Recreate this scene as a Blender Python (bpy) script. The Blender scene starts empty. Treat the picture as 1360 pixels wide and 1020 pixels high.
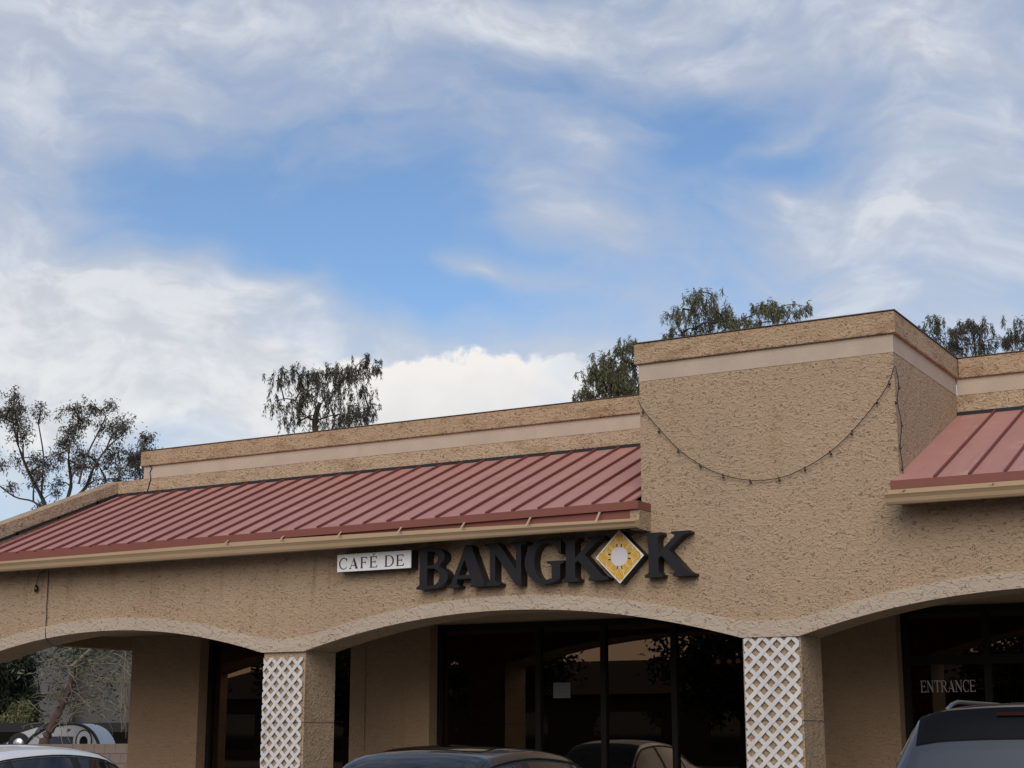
import bpy, bmesh, math, random
from math import radians, sin, cos, pi, sqrt, atan2, exp
from mathutils import Vector, Matrix
random.seed(7)
scene = bpy.context.scene
C = scene.collection

# ------------------------------------------------------------------ camera
FPX = 2109.94
YAW, PITCH = radians(29.797), radians(12.381)
cam_d = bpy.data.cameras.new('camera'); cam = bpy.data.objects.new('camera', cam_d); C.objects.link(cam)
cam_d.sensor_width = 36.0; cam_d.lens = FPX/1360*36.0
cam_d.clip_start = .05; cam_d.clip_end = 3000
CAM = Vector((0, -15.141, 1.6))
FW = Vector((-sin(YAW)*cos(PITCH), cos(YAW)*cos(PITCH), sin(PITCH)))
RT = Vector((cos(YAW), sin(YAW), 0)); UP = RT.cross(FW)
m = Matrix((RT, UP, -FW)).transposed().to_4x4(); m.translation = CAM
cam.matrix_world = m
scene.camera = cam

# ------------------------------------------------------------------ sun, exposure
SUN_EL, SUN_AZ = radians(33), radians(161)      # azimuth clockwise from +y: behind and right of the viewer
sd = bpy.data.lights.new('sun', 'SUN'); sun = bpy.data.objects.new('sun', sd); C.objects.link(sun)
sd.energy = 2.0; sd.angle = radians(48); sd.color = (1.0, .91, .80)
sv = Vector((sin(SUN_AZ)*cos(SUN_EL), cos(SUN_AZ)*cos(SUN_EL), sin(SUN_EL)))
sun.rotation_euler = (-sv).to_track_quat('-Z', 'Y').to_euler()
scene.view_settings.view_transform = 'Standard'; scene.view_settings.look = 'None'
scene.view_settings.exposure = 0.0; scene.view_settings.gamma = 1.0
scene.view_settings.use_curve_mapping = False
scene.cycles.max_bounces = 6; scene.cycles.diffuse_bounces = 3; scene.cycles.glossy_bounces = 3; scene.cycles.transparent_max_bounces = 12

# ------------------------------------------------------------------ node helpers
class NT:
    def __init__(s, tree): s.t = tree; s.n = tree.nodes; s.l = tree.links
    def new(s, ty, **k):
        n = s.n.new(ty)
        for a, b in k.items(): setattr(n, a, b)
        return n
    def put(s, sock, v):
        if hasattr(v, 'is_linked'): s.l.new(v, sock)
        else: sock.default_value = v
    def math(s, op, a, b=0.0, c=0.0, clamp=False):
        n = s.new('ShaderNodeMath', operation=op, use_clamp=clamp)
        s.put(n.inputs[0], a); s.put(n.inputs[1], b); s.put(n.inputs[2], c); return n.outputs[0]
    def vmath(s, op, a, b=(0, 0, 0)):
        n = s.new('ShaderNodeVectorMath', operation=op); s.put(n.inputs[0], a); s.put(n.inputs[1], b)
        return n.outputs['Value'] if op in ('DOT_PRODUCT', 'LENGTH', 'DISTANCE') else n.outputs[0]
    def mapr(s, v, a, b, c=0.0, d=1.0, ty='SMOOTHSTEP'):
        n = s.new('ShaderNodeMapRange', interpolation_type=ty)
        for i, x in enumerate((v, a, b, c, d)): s.put(n.inputs[i], x)
        return n.outputs[0]
    def noise(s, vec, scale, det=4.0, rough=.55, dist=0.0):
        n = s.new('ShaderNodeTexNoise'); s.put(n.inputs['Vector'], vec)
        n.inputs['Scale'].default_value = scale; n.inputs['Detail'].default_value = det
        n.inputs['Roughness'].default_value = rough; n.inputs['Distortion'].default_value = dist
        return n.outputs
    def mapping(s, vec, loc=(0, 0, 0), rot=(0, 0, 0), sc=(1, 1, 1)):
        n = s.new('ShaderNodeMapping'); s.put(n.inputs[0], vec)
        n.inputs[1].default_value = loc; n.inputs[2].default_value = rot; n.inputs[3].default_value = sc
        return n.outputs[0]
    def mix(s, f, a, b, blend='MIX'):
        n = s.new('ShaderNodeMix', data_type='RGBA', blend_type=blend)
        s.put(n.inputs[0], f)
        for i, v in ((6, a), (7, b)):
            if not hasattr(v, 'is_linked') and len(v) == 3: v = (*v, 1)
            s.put(n.inputs[i], v)
        return n.outputs[2]
    def comb(s, x, y, z):
        n = s.new('ShaderNodeCombineXYZ')
        for i, v in enumerate((x, y, z)): s.put(n.inputs[i], v)
        return n.outputs[0]

# ------------------------------------------------------------------ world: sky with broken cloud
world = bpy.data.worlds.new('World'); scene.world = world; world.use_nodes = True
w = NT(world.node_tree); w.n.clear()
geo = w.new('ShaderNodeTexCoord')
dirv = w.vmath('NORMALIZE', geo.outputs['Generated'])
sep = w.new('ShaderNodeSeparateXYZ'); w.l.new(dirv, sep.inputs[0])
az = w.math('MULTIPLY', w.math('ARCTAN2', sep.outputs[0], sep.outputs[1]), 180/pi)
el = w.math('MULTIPLY', w.math('ARCSINE', sep.outputs[2]), 180/pi)
sky = w.new('ShaderNodeTexSky', sky_type='NISHITA')
sky.sun_disc = False; sky.sun_elevation = SUN_EL; sky.sun_rotation = SUN_AZ
sky.air_density = 1.0; sky.dust_density = .1; sky.ozone_density = 4.0
ae = w.comb(w.math('MULTIPLY', az, .1), w.math('MULTIPLY', el, .1), 0.0)      # ten-degree units
warp = w.noise(w.mapping(ae, loc=(3.1, 1.7, 0)), 1.1, 3, .5)[1]
wv = w.new('ShaderNodeVectorMath', operation='MULTIPLY_ADD')
w.l.new(warp, wv.inputs[0]); wv.inputs[1].default_value = (.75, .5, 0); w.l.new(ae, wv.inputs[2])
wae = wv.outputs[0]
n_big = w.noise(w.mapping(wae, sc=(.75, 1.25, 1), rot=(0, 0, radians(8))), 1.3, 7, .56)[0]
n_wisp = w.noise(w.mapping(wae, loc=(7, 3, 0), sc=(.8, 2.0, 1), rot=(0, 0, radians(-22))), 2.4, 8, .57, .15)[0]
n_fine = w.noise(w.mapping(wae, loc=(1, 9, 0), sc=(1, 1.6, 1), rot=(0, 0, radians(15))), 4.6, 7, .58, .15)[0]
def blob(a0, e0, ra, re, tilt=0.0):
    # one patch of cloud or clear air in the sky, placed by azimuth and elevation (degrees)
    mp = w.new('ShaderNodeMapping', vector_type='TEXTURE'); w.l.new(wae, mp.inputs[0])
    mp.inputs[1].default_value = ((a0+3.75)*.1, (e0+2.5)*.1, 0); mp.inputs[2].default_value = (0, 0, radians(tilt))
    mp.inputs[3].default_value = (ra*.2, re*.2, 1)
    g = w.new('ShaderNodeTexGradient', gradient_type='QUADRATIC_SPHERE'); w.l.new(mp.outputs[0], g.inputs[0])
    return g.outputs[1]
def px(u, v): return (-29.8 + (u-680)*.02716, 12.38 + (510-v)*.0266)
cover = w.math('ADD', .36, w.math('MULTIPLY', w.math('SUBTRACT', n_big, .5), 1.25))
cover = w.math('ADD', cover, w.math('MULTIPLY', w.math('SUBTRACT', n_wisp, .5), 1.15))
for (u, v, ru, rv, tilt, k) in [
        (400, 305, 6.5, 2.8, -8, -.62), (540, 350, 4.0, 2.6, 0, -.42), (230, 215, 5.5, 2.6, 0, -.32), (690, 405, 4.6, 1.7, -12, -.42), (170, 290, 3, 1.6, 0, -.14),
        (950, 195, 6.0, 1.8, 12, -.50), (700, 120, 4.2, 1.3, 4, -.34), (1060, 215, 4.4, 1.6, 14, -.38), (920, 375, 3.5, 1.5, 0, -.16), (800, 420, 3, 1.2, 0, -.12),
        (660, 30, 26, 2.6, 0, .40), (30, 180, 4.5, 5, 0, .34), (740, 280, 4.2, 3.4, -40, .34), (150, 400, 9, 2.4, -4, .36),
        (1180, 330, 6.0, 2.6, 6, .34), (60, 470, 12, 3.4, 0, .70), (400, 530, 20, 2.2, 0, .50), (1300, 120, 5, 4, 0, .28), (320, 365, 2.6, 1.0, -14, .6), (645, 372, 2.8, .5, -16, .75), (1060, 180, 3.2, .45, 24, .45), (1070, 245, 1.7, .8, 0, .45), (790, 200, 2.2, .9, -20, .3)]:
    a0, e0 = px(u, v)
    cover = w.math('MULTIPLY_ADD', blob(a0, e0, ru, rv, tilt), k*1.25, cover)
veil = w.math('MULTIPLY', w.mapr(cover, -.20, .75), .84)
lit = w.mapr(w.math('ADD', cover, w.math('MULTIPLY', w.math('SUBTRACT', n_fine, .5), .34)), .40, 1.0)
lit = w.math('MULTIPLY', lit, .95)
# colour of the cloud: blue-grey veil, whiter where lit, warmer low down
lowf = w.mapr(el, 9.0, 20.0, 1.0, 0.0)
c_veil = w.mix(lowf, (.46, .52, .64), (.58, .63, .71))
shade = w.mapr(n_fine, .36, .64)
c_lit = w.mix(lowf, w.mix(shade, (.56, .59, .66), (.72, .75, .80)), w.mix(shade, (.68, .70, .73), (.86, .86, .85)))
ccol = w.mix(lit, c_veil, c_lit)
thin = w.math('MAXIMUM', veil, lit)
# bright cumulus bank low in the middle
edge_n = w.math('ADD', w.math('MULTIPLY', w.math('SUBTRACT', w.noise(w.mapping(ae, loc=(4, 4, 0)), 6.0, 6, .55)[0], .5), 3.2), w.math('MULTIPLY', w.math('SUBTRACT', n_big, .5), 1.2))
daz = w.math('SUBTRACT', az, px(670, 0)[0])
top = w.math('ADD', 13.7, edge_n)
top = w.math('SUBTRACT', top, w.math('MULTIPLY', w.math('ABSOLUTE', w.math('SUBTRACT', daz, -.5)), .14))
bank = w.mapr(w.math('SUBTRACT', top, el), -.10, .28)
bank = w.math('MULTIPLY', bank, w.mapr(w.math('ABSOLUTE', w.math('ADD', daz, 2.5)), 3.0, 8.5, 1.0, 0.0))
bank = w.math('MULTIPLY', bank, w.mapr(el, 6.0, 10.5, .25, 1.0))
bcol = w.mix(w.mapr(w.math('SUBTRACT', top, el), 0.0, 3.2), (.92, .89, .85), (.78, .77, .78))
ccol2 = w.mix(bank, ccol, bcol)
glow = w.math('MULTIPLY', w.mapr(w.vmath('DOT_PRODUCT', dirv, (sin(radians(195)), cos(radians(195)), 0)), .35, .95), w.mapr(el, 32.0, 4.0, 0.0, .75))
ccol2 = w.mix(glow, ccol2, (1.05, .58, .32))
fac = w.math('MAXIMUM', w.math('MAXIMUM', thin, glow), w.math('MULTIPLY', bank, .98))
hs_ = w.new('ShaderNodeHueSaturation'); hs_.inputs['Saturation'].default_value = 1.0; w.l.new(sky.outputs[0], hs_.inputs['Color'])
b1 = w.new('ShaderNodeBackground'); w.l.new(hs_.outputs[0], b1.inputs[0]); b1.inputs[1].default_value = .128
b2 = w.new('ShaderNodeBackground'); w.l.new(ccol2, b2.inputs[0]); b2.inputs[1].default_value = 1.0
ms = w.new('ShaderNodeMixShader'); w.l.new(fac, ms.inputs[0]); w.l.new(b1.outputs[0], ms.inputs[1]); w.l.new(b2.outputs[0], ms.inputs[2])
world.cycles.sampling_method = 'MANUAL'; world.cycles.sample_map_resolution = 512
wo = w.new('ShaderNodeOutputWorld'); w.l.new(ms.outputs[0], wo.inputs[0])

# ------------------------------------------------------------------ materials
MATS = {}
def mat(name, col=(.5, .5, .5), rough=.6, metal=0.0, spec=.5, emit=None, es=1.0):
    if name in MATS: return MATS[name]
    mt = bpy.data.materials.new(name); mt.use_nodes = True; MATS[name] = mt
    b = mt.node_tree.nodes['Principled BSDF']
    b.inputs['Base Color'].default_value = (*col, 1); b.inputs['Roughness'].default_value = rough
    b.inputs['Metallic'].default_value = metal; b.inputs['Specular IOR Level'].default_value = spec
    if emit: b.inputs['Emission Color'].default_value = (*emit, 1); b.inputs['Emission Strength'].default_value = es
    return mt
def nodes_of(mt):
    return NT(mt.node_tree), mt.node_tree.nodes['Principled BSDF']
def varied(name, col, var=.12, scale=3.0, rough=.7, bump=0.0, bscale=40.0, spec=.4, metal=0.0):
    if name in MATS: return MATS[name]
    mt = mat(name, col, rough, metal, spec); n, b = nodes_of(mt)
    tc = n.new('ShaderNodeTexCoord').outputs['Object']
    f = n.mapr(n.noise(tc, scale, 5, .6)[0], .25, .75, 0, 1, 'LINEAR')
    n.l.new(n.mix(f, tuple(c*(1-var) for c in col), tuple(min(1, c*(1+var)) for c in col)), b.inputs['Base Color'])
    if bump:
        bn = n.new('ShaderNodeBump'); bn.inputs['Strength'].default_value = 1.0; bn.inputs['Distance'].default_value = bump
        n.l.new(n.noise(tc, bscale, 4, .6)[0], bn.inputs['Height']); n.l.new(bn.outputs[0], b.inputs['Normal'])
    return mt

def stucco(name, col, depth=.0075, density=1.0, stains=True, weather=False, ledge_shade=.64, sc=(8.5, 8.5, 11.0), wid=.10, freq=18.0, amp=5.2):
    """skip-trowel stucco: flat plateaus of plaster with ragged ledges, ledge shadows painted into the crevices"""
    mt = mat(name, col, .88, 0, .2); n, b = nodes_of(mt)
    tc = n.new('ShaderNodeNewGeometry').outputs['Position']
    sx = n.new('ShaderNodeSeparateXYZ'); n.l.new(tc, sx.inputs[0])
    n1 = n.noise(n.mapping(tc, sc=sc), density, 3.0, .6)
    n1s = n.new('ShaderNodeSeparateColor'); n.l.new(n1[1], n1s.inputs[0])
    n2 = n.noise(n.mapping(tc, loc=(4, 7, 2), sc=(7, 7, 11)), density, 3.0, .62)[0]
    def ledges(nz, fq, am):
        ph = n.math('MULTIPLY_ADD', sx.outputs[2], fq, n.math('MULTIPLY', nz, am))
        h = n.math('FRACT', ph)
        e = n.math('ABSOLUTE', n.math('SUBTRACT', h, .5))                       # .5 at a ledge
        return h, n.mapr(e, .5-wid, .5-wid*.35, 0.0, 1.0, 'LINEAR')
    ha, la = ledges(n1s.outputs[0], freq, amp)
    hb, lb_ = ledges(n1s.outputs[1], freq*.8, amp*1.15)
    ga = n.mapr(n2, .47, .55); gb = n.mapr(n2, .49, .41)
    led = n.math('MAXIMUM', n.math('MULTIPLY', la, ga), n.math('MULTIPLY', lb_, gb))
    gate = ga
    saw = lambda h: n.math('MULTIPLY_ADD', n.mapr(h, 0.0, .10), 1.0, n.math('MULTIPLY', h, -1.0))
    terr = n.math('ADD', n.math('MULTIPLY', saw(ha), ga), n.math('MULTIPLY', saw(hb), gb))
    n1 = n1s.outputs[2]
    fine = n.noise(tc, 70, 1, .6)[0]
    hh = n.math('MULTIPLY_ADD', fine, .30, terr)
    bn = n.new('ShaderNodeBump'); bn.inputs['Strength'].default_value = 1.0; bn.inputs['Distance'].default_value = depth
    n.l.new(hh, bn.inputs['Height']); n.l.new(bn.outputs[0], b.inputs['Normal'])
    big = n.noise(tc, .7, 3, .6)
    base = n.mix(n.mapr(big[0], .3, .7, 0, 1, 'LINEAR'), tuple(c*.94 for c in col), tuple(c*1.05 for c in col))
    base = n.mix(n.math('MULTIPLY', n1, .35), base, (col[0]*1.16, col[1]*1.14, col[2]*1.10))
    if stains:
        st = n.noise(n.mapping(tc, sc=(2.2, 2.2, .55)), 1.4, 4, .65)[0]
        base = n.mix(n.mapr(st, .56, .76, 0, .40), base, (col[0]*.80, col[1]*.66, col[2]*.54))
        dr = n.noise(n.mapping(tc, loc=(3, 0, 1), sc=(9, 9, .5)), 1.0, 3, .6)[0]
        base = n.mix(n.math('MULTIPLY', n.mapr(dr, .64, .76), n.mapr(big[0], .50, .64, 0, .30)), base, (col[0]*1.35, col[1]*1.35, col[2]*1.3))
    if weather:
        we = n.noise(n.mapping(tc, loc=(2, 5, 1), sc=(1, 1, 2.5)), 2.6, 5, .68)[0]
        base = n.mix(n.mapr(we, .47, .66, 0, .55), base, (col[0]*.62, col[1]*.52, col[2]*.44))
    elif stains:
        sx2 = n.noise(n.mapping(tc, loc=(1.3, 0, 0), sc=(3.0, 3.0, .22)), 1.6, 4, .7)[0]
        zf = n.math('MULTIPLY', n.mapr(sx.outputs[2], 2.95, 3.35), n.mapr(sx.outputs[2], 3.75, 3.62))
        base = n.mix(n.math('MULTIPLY', n.mapr(sx2, .50, .70, 0, .55), n.math('MULTIPLY', zf, n.mapr(sx.outputs[0], -7.25, -7.6))), base, (col[0]*.62, col[1]*.46, col[2]*.34))
    base = n.mix(n.math('MULTIPLY', led, ledge_shade), base, (col[0]*.22, col[1]*.18, col[2]*.15))  # shadow under each ledge, painted as dark lines in the base colour
    n.l.new(base, b.inputs['Base Color'])
    return mt

TAN = (.405, .295, .195)
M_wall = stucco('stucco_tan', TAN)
M_par = stucco('stucco_parapet', (.425, .30, .192), .008, .9, ledge_shade=.66, weather=True)
M_rough = stucco('stucco_patchy', (.465, .34, .228), .010, .95, ledge_shade=.7, weather=True)
M_trim = stucco('stucco_trim_pale', (.46, .375, .29), .006, .9, stains=False, ledge_shade=.5, sc=(6.5, 6.5, 7), wid=.08, freq=10.0, amp=4.6)
M_strip = varied('smooth_plaster_strip', (.49, .395, .31), .10, 3.0, .85, .003, 60, .2)
M_pier = stucco('stucco_porch', (.27, .185, .112), .005, .9, ledge_shade=.25)
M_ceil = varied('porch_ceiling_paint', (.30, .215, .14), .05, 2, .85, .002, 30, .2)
M_red = varied('red_roof_metal', (.43, .202, .162), .05, 1.2, .6, .0, spec=.45)
def streak_metal(mt, amt=.5):
    n, b = nodes_of(mt)
    src = b.inputs['Base Color'].links[0].from_socket
    tc = n.new('ShaderNodeNewGeometry').outputs['Position']
    oi = n.new('ShaderNodeObjectInfo').outputs['Random']
    st = n.noise(n.mapping(tc, sc=(14, .9, 1.2)), 1.0, 4, .65)[0]
    sp = n.noise(tc, 3.5, 4, .65)[0]
    c = n.mix(n.math('MULTIPLY', oi, .22), src, (.55, .31, .25))
    c = n.mix(n.mapr(st, .5, .75, 0, amt*.55), c, (.33, .155, .12))
    c = n.mix(n.mapr(sp, .55, .75, 0, amt*.5), c, (.58, .36, .30))
    n.l.new(c, b.inputs['Base Color'])
    n.l.new(n.mapr(sp, .3, .7, .50, .72, 'LINEAR'), b.inputs['Roughness'])
streak_metal(M_red, .9)
M_redseam = varied('red_roof_seam', (.17, .050, .043), .08, 3, .5, spec=.4)
M_redfas = varied('red_roof_edge', (.215, .072, .052), .08, 2, .5, spec=.4)
M_gut = varied('tan_gutter_paint', (.45, .32, .19), .06, 2.5, .45, spec=.4)
M_dark = mat('dark_flashing', (.012, .012, .014), .7)
M_frame = mat('dark_bronze_frame', (.008, .007, .006), .55, 0, .2)
M_white = varied('white_vinyl', (.62, .60, .575), .14, 5, .6, spec=.3)
M_black = mat('black_return', (.008, .008, .010), .55)
M_face = varied('charcoal_letter_face', (.0125, .0135, .017), .15, 5, .55, spec=.3)
M_sign = varied('white_sign_face', (.82, .82, .80), .03, 4, .45)
M_signblk = mat('sign_print_black', (.012, .014, .018), .5)
M_gold = varied('gold_print', (.60, .33, .025), .15, 20, .45)
M_cream = mat('cream_print', (.86, .77, .52), .5)
M_wire = mat('black_wire', (.008, .008, .008), .6)
M_bulb = mat('smoked_bulb', (.02, .015, .012), .15, 0, .6)
M_asph = varied('asphalt', (.05, .05, .052), .25, 3, .9, .003, 120)
M_conc = varied('concrete', (.30, .285, .26), .12, 2, .9, .002, 80)
M_line = varied('parking_line_paint', (.70, .69, .65), .15, 9, .8)
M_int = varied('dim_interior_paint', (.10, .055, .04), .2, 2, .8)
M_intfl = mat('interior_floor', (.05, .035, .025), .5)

def glass_mat(name, tint=(.14, .115, .10), refl=(1, .78, .58)):
    mt = bpy.data.materials.new(name); mt.use_nodes = True; n = NT(mt.node_tree); n.n.clear()
    tr = n.new('ShaderNodeBsdfTransparent'); tr.inputs[0].default_value = (*tint, 1)
    gl = n.new('ShaderNodeBsdfGlossy'); gl.inputs[0].default_value = (*refl, 1); gl.inputs['Roughness'].default_value = .004
    fr = n.new('ShaderNodeFresnel'); fr.inputs[0].default_value = 1.52
    f2 = n.math('MULTIPLY', fr.outputs[0], 2.1, clamp=True)
    mx = n.new('ShaderNodeMixShader'); n.l.new(f2, mx.inputs[0]); n.l.new(tr.outputs[0], mx.inputs[1]); n.l.new(gl.outputs[0], mx.inputs[2])
    o = n.new('ShaderNodeOutputMaterial'); n.l.new(mx.outputs[0], o.inputs[0]); MATS[name] = mt; return mt
M_glass = glass_mat('bronze_tinted_glass')

# ------------------------------------------------------------------ object helpers
def tag(o, label=None, cat=None, group=None, kind=None):
    if label: o['label'] = label
    if cat: o['category'] = cat
    if group: o['group'] = group
    if kind: o['kind'] = kind
    return o
def obj(name, me, mt=None, parent=None, loc=None):
    o = bpy.data.objects.new(name, me); C.objects.link(o)
    if mt is not None and me is not None and not me.materials:
        for q in (mt if isinstance(mt, (list, tuple)) else [mt]): me.materials.append(q)
    if parent is not None: o.parent = parent
    if loc is not None: o.location = loc
    return o
def empty(name, loc=(0, 0, 0), rz=0.0, parent=None):
    o = bpy.data.objects.new(name, None); C.objects.link(o); o.location = loc; o.rotation_euler = (0, 0, rz); o.empty_display_size = .1
    if parent is not None: o.parent = parent
    return o
class MB:
    def __init__(s): s.v = []; s.f = []; s.mi = []; s.cur = 0
    def poly(s, pts):
        i = len(s.v); s.v += [tuple(p) for p in pts]; s.f.append(tuple(range(i, i+len(pts)))); s.mi.append(s.cur)
    def box(s, x0, x1, y0, y1, z0, z1):
        i = len(s.v)
        s.v += [(x0, y0, z0), (x1, y0, z0), (x1, y1, z0), (x0, y1, z0), (x0, y0, z1), (x1, y0, z1), (x1, y1, z1), (x0, y1, z1)]
        for q in ((0, 3, 2, 1), (4, 5, 6, 7), (0, 1, 5, 4), (1, 2, 6, 5), (2, 3, 7, 6), (3, 0, 4, 7)):
            s.f.append(tuple(i+k for k in q)); s.mi.append(s.cur)
        return s
    def prism(s, pts2, y0, y1, axis='y'):
        """closed outline in (x,z), extruded along y (or outline (y,z) along x)"""
        n = len(pts2); i = len(s.v)
        for y in (y0, y1):
            for a, b in pts2: s.v.append((a, y, b) if axis == 'y' else ((y, a, b) if axis == 'x' else (a, b, y)))
        s.f.append(tuple(range(i, i+n))); s.f.append(tuple(range(i+2*n-1, i+n-1, -1))); s.mi += [s.cur]*2
        for k in range(n):
            s.f.append((i+k, i+n+k, i+n+(k+1) % n, i+(k+1) % n)); s.mi.append(s.cur)
        return s
    def tube(s, pts, r, seg=6, r1=None, cap=True):
        n = len(pts); base = len(s.v); P = [Vector(p) for p in pts]
        for k in range(n):
            d = (P[min(k+1, n-1)]-P[max(k-1, 0)]).normalized()
            a = Vector((0, 0, 1)) if abs(d.z) < .9 else Vector((1, 0, 0))
            u = d.cross(a).normalized(); v = d.cross(u)
            rr = r if r1 is None else r+(r1-r)*k/(n-1)
            for j in range(seg):
                t = 2*pi*j/seg; s.v.append(tuple(P[k]+(u*cos(t)+v*sin(t))*rr))
        for k in range(n-1):
            for j in range(seg):
                a = base+k*seg+j; b = base+k*seg+(j+1) % seg
                s.f.append((a, b, b+seg, a+seg)); s.mi.append(s.cur)
        if cap:
            s.f.append(tuple(base+j for j in range(seg))[::-1]); s.f.append(tuple(base+(n-1)*seg+j for j in range(seg))); s.mi += [s.cur]*2
        return s
    def lathe(s, prof, seg=16, center=(0, 0, 0), axis='z'):
        base = len(s.v); n = len(prof)
        for r, z in prof:
            for j in range(seg):
                t = 2*pi*j/seg; a, b = r*cos(t), r*sin(t)
                p = (a, b, z) if axis == 'z' else ((z, a, b) if axis == 'x' else (a, z, b))
                s.v.append((p[0]+center[0], p[1]+center[1], p[2]+center[2]))
        for k in range(n-1):
            for j in range(seg):
                a = base+k*seg+j; b = base+k*seg+(j+1) % seg
                s.f.append((a, b, b+seg, a+seg)); s.mi.append(s.cur)
        return s
    def mesh(s, name='mesh', smooth=False, fix=True):
        me = bpy.data.meshes.new(name); me.from_pydata(s.v, [], s.f); me.update()
        me.polygons.foreach_set('material_index', s.mi)
        if fix:
            bm = bmesh.new(); bm.from_mesh(me); bmesh.ops.recalc_face_normals(bm, faces=bm.faces); bm.to_mesh(me); bm.free()
        if smooth: me.polygons.foreach_set('use_smooth', [True]*len(me.polygons))
        return me
    def build(s, name, mt, parent=None, smooth=False, loc=None, fix=True):
        return obj(name, s.mesh(name, smooth, fix), mt, parent, loc)
def bev(o, wd=.01, seg=2):
    md = o.modifiers.new('bevel', 'BEVEL'); md.width = wd; md.segments = seg; md.limit_method = 'ANGLE'; return o
def smooth_angle(o, a=40):
    me = o.data; me.polygons.foreach_set('use_smooth', [True]*len(me.polygons))
    try: me.set_sharp_from_angle(angle=radians(a))
    except Exception: pass
    return o
def at(u, v, d):
    """world point on the sight line through a spot of the view, d metres away on the ground plan"""
    r = FW + RT*((u-680)/FPX) + UP*((510-v)/FPX); r = r/sqrt(r.x*r.x+r.y*r.y); return CAM + r*d

# ------------------------------------------------------------------ ground
def sheet(name, x0, x1, y0, y1, z, mt):
    b = MB(); b.poly([(x0, y0, z), (x1, y0, z), (x1, y1, z), (x0, y1, z)]); return tag(b.build(name, mt, fix=False), kind='structure')
sheet('ground', -700, 700, -700, 700, 0, varied('dry_ground', (.16, .13, .095), .2, .4, .95, .01, 8))
sheet('parking_lot', -34, 45, -60, -1.0, .004, M_asph)
sw = MB(); sw.box(-19.5, 14, -1.0, 2.55, -.1, .14); tag(sw.build('sidewalk', M_conc), kind='structure')
for k, x in enumerate([-18.3+2.75*i for i in range(12)]):
    l = MB(); l.box(x-.05, x+.05, -6.2, -1.3, .004, .008)
    o = l.build('parking_line', M_line); tag(o, kind='structure')

# ------------------------------------------------------------------ the restaurant building
H = 5.696; X0, X1 = -7.093, -4.324; YP = 2.41      # tower sides, parapet plane
XL, XR = -17.45, 9.0
bld = empty('restaurant_building', (-7, 0, 0)); 
tag(bld, 'tan stucco strip mall building with arched porch and red metal roof', 'building')
BO = Vector((-7, 0, 0))
def part(b, name, mt, parent=None, smooth=False, fix=True):
    """part of the building: vertices are written in world coordinates"""
    b.v = [(v[0]+7, v[1], v[2]) for v in b.v] if parent is None else [(v[0]+7, v[1], v[2]) for v in b.v]
    return b.build(name, mt, bld if parent is None else parent, smooth, None, fix)

ARCH = [(-14.53, 2.45, .335), (-8.73, 2.725, .377), (-2.975, 2.42, .377), (3.1, 2.7, .377)]
ZS = 2.53
def arch_z(x):
    for c, hw, r in ARCH:
        s = (x-c)/hw
        if abs(s) < 1: return ZS + r*(1-s*s)
    return ZS
def arch_top(x):
    s = wsum = 0
    for k in range(-8, 9):
        g = exp(-(k/4.0)**2); s += arch_z(x+k*.055)*g; wsum += g
    return s/wsum + .158
xs = [XL + .05*i for i in range(int((XR-XL)/.05)+1)]
# add exact jamb positions
for c, hw, r in ARCH: xs += [c-hw, c+hw]
xs = sorted(set(round(x, 4) for x in xs))
ZW = 3.86
def arch_strip(zlow, zhigh, y0, y1):
    b = MB(); n = len(xs)
    for x in xs:
        lo, hi = zlow(x), zhigh(x)
        b.v += [(x, y0, lo), (x, y0, hi), (x, y1, hi), (x, y1, lo)]
    for i in range(n-1):
        a = 4*i; c = a+4
        for k in range(4): b.f.append((a+k, a+(k+1) % 4, c+(k+1) % 4, c+k)); b.mi.append(0)
    b.f.append((0, 3, 2, 1)); b.f.append((4*n-4, 4*n-3, 4*n-2, 4*n-1)); b.mi += [0, 0]
    return b
part(arch_strip(lambda x: arch_z(x)+.012, lambda x: ZW, 0.0, .60), 'front_wall', M_wall)
tr = part(arch_strip(arch_z, arch_top, -.035, .02), 'arch_trim', M_trim)
# columns
cols = [(-17.45, -16.98), (-11.98-.085, -11.455), (-6.005, -5.395), (-.555, .40), (5.8, 6.6)]
COLS = cols
for a, c in cols:
    b = MB(); b.box(a, c, .006, .598 if a > -17 else .33, .14, ZS+.008); part(b, 'column', M_wall)
    b = MB(); b.box(a-.003, c+.003, .002, .601 if a > -17 else .333, 1.714, 1.718); part(b, 'column_joint', M_dark)
# tower
b = MB(); b.box(X0, X1, 0.0, YP, ZW, H-.415); part(b, 'tower_wall', M_wall)
b = MB(); b.box(X0-.004, X1+.004, -.004, YP, H-.415, H-.20); part(b, 'plaster_strip', M_strip)
b = MB(); b.box(X0-.045, X1+.04, -.04, YP+.3, H-.228, H-.002); o = part(b, 'top_band', M_par); bev(o, .012)
b = MB(); b.box(X0-.055, X1+.05, -.052, YP+.32, H, H+.008); part(b, 'cap_flashing', mat('brown_cap_metal', (.11, .07, .05), .5, .2))
# parapets left and right
for (xa, xb) in ((-16.36, X0+.01), (X1-.01, XR)):
    b = MB(); b.box(xa if xa > -10 else -17.14, xb, YP+.004, YP+.28, 4.6, H-.415); part(b, 'parapet_wall', M_rough)
    xc = xa if xa < -10 else xa+.02
    b = MB(); b.box(xc, xb-.015, YP, YP+.284, H-.415, H-.20); part(b, 'plaster_strip', M_strip)
    e0, e1 = (xa-.04, X0-.05) if xa < -10 else (X1+.045, xb)
    b = MB(); b.box(e0, e1, YP-.04, YP+.31, H-.228, H-.004); o = part(b, 'top_band', M_par); bev(o, .012)
    b = MB(); b.box(e0-.01, e1, YP-.05, YP+.32, H-.002, H+.006); part(b, 'cap_flashing', MATS['brown_cap_metal'])
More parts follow.
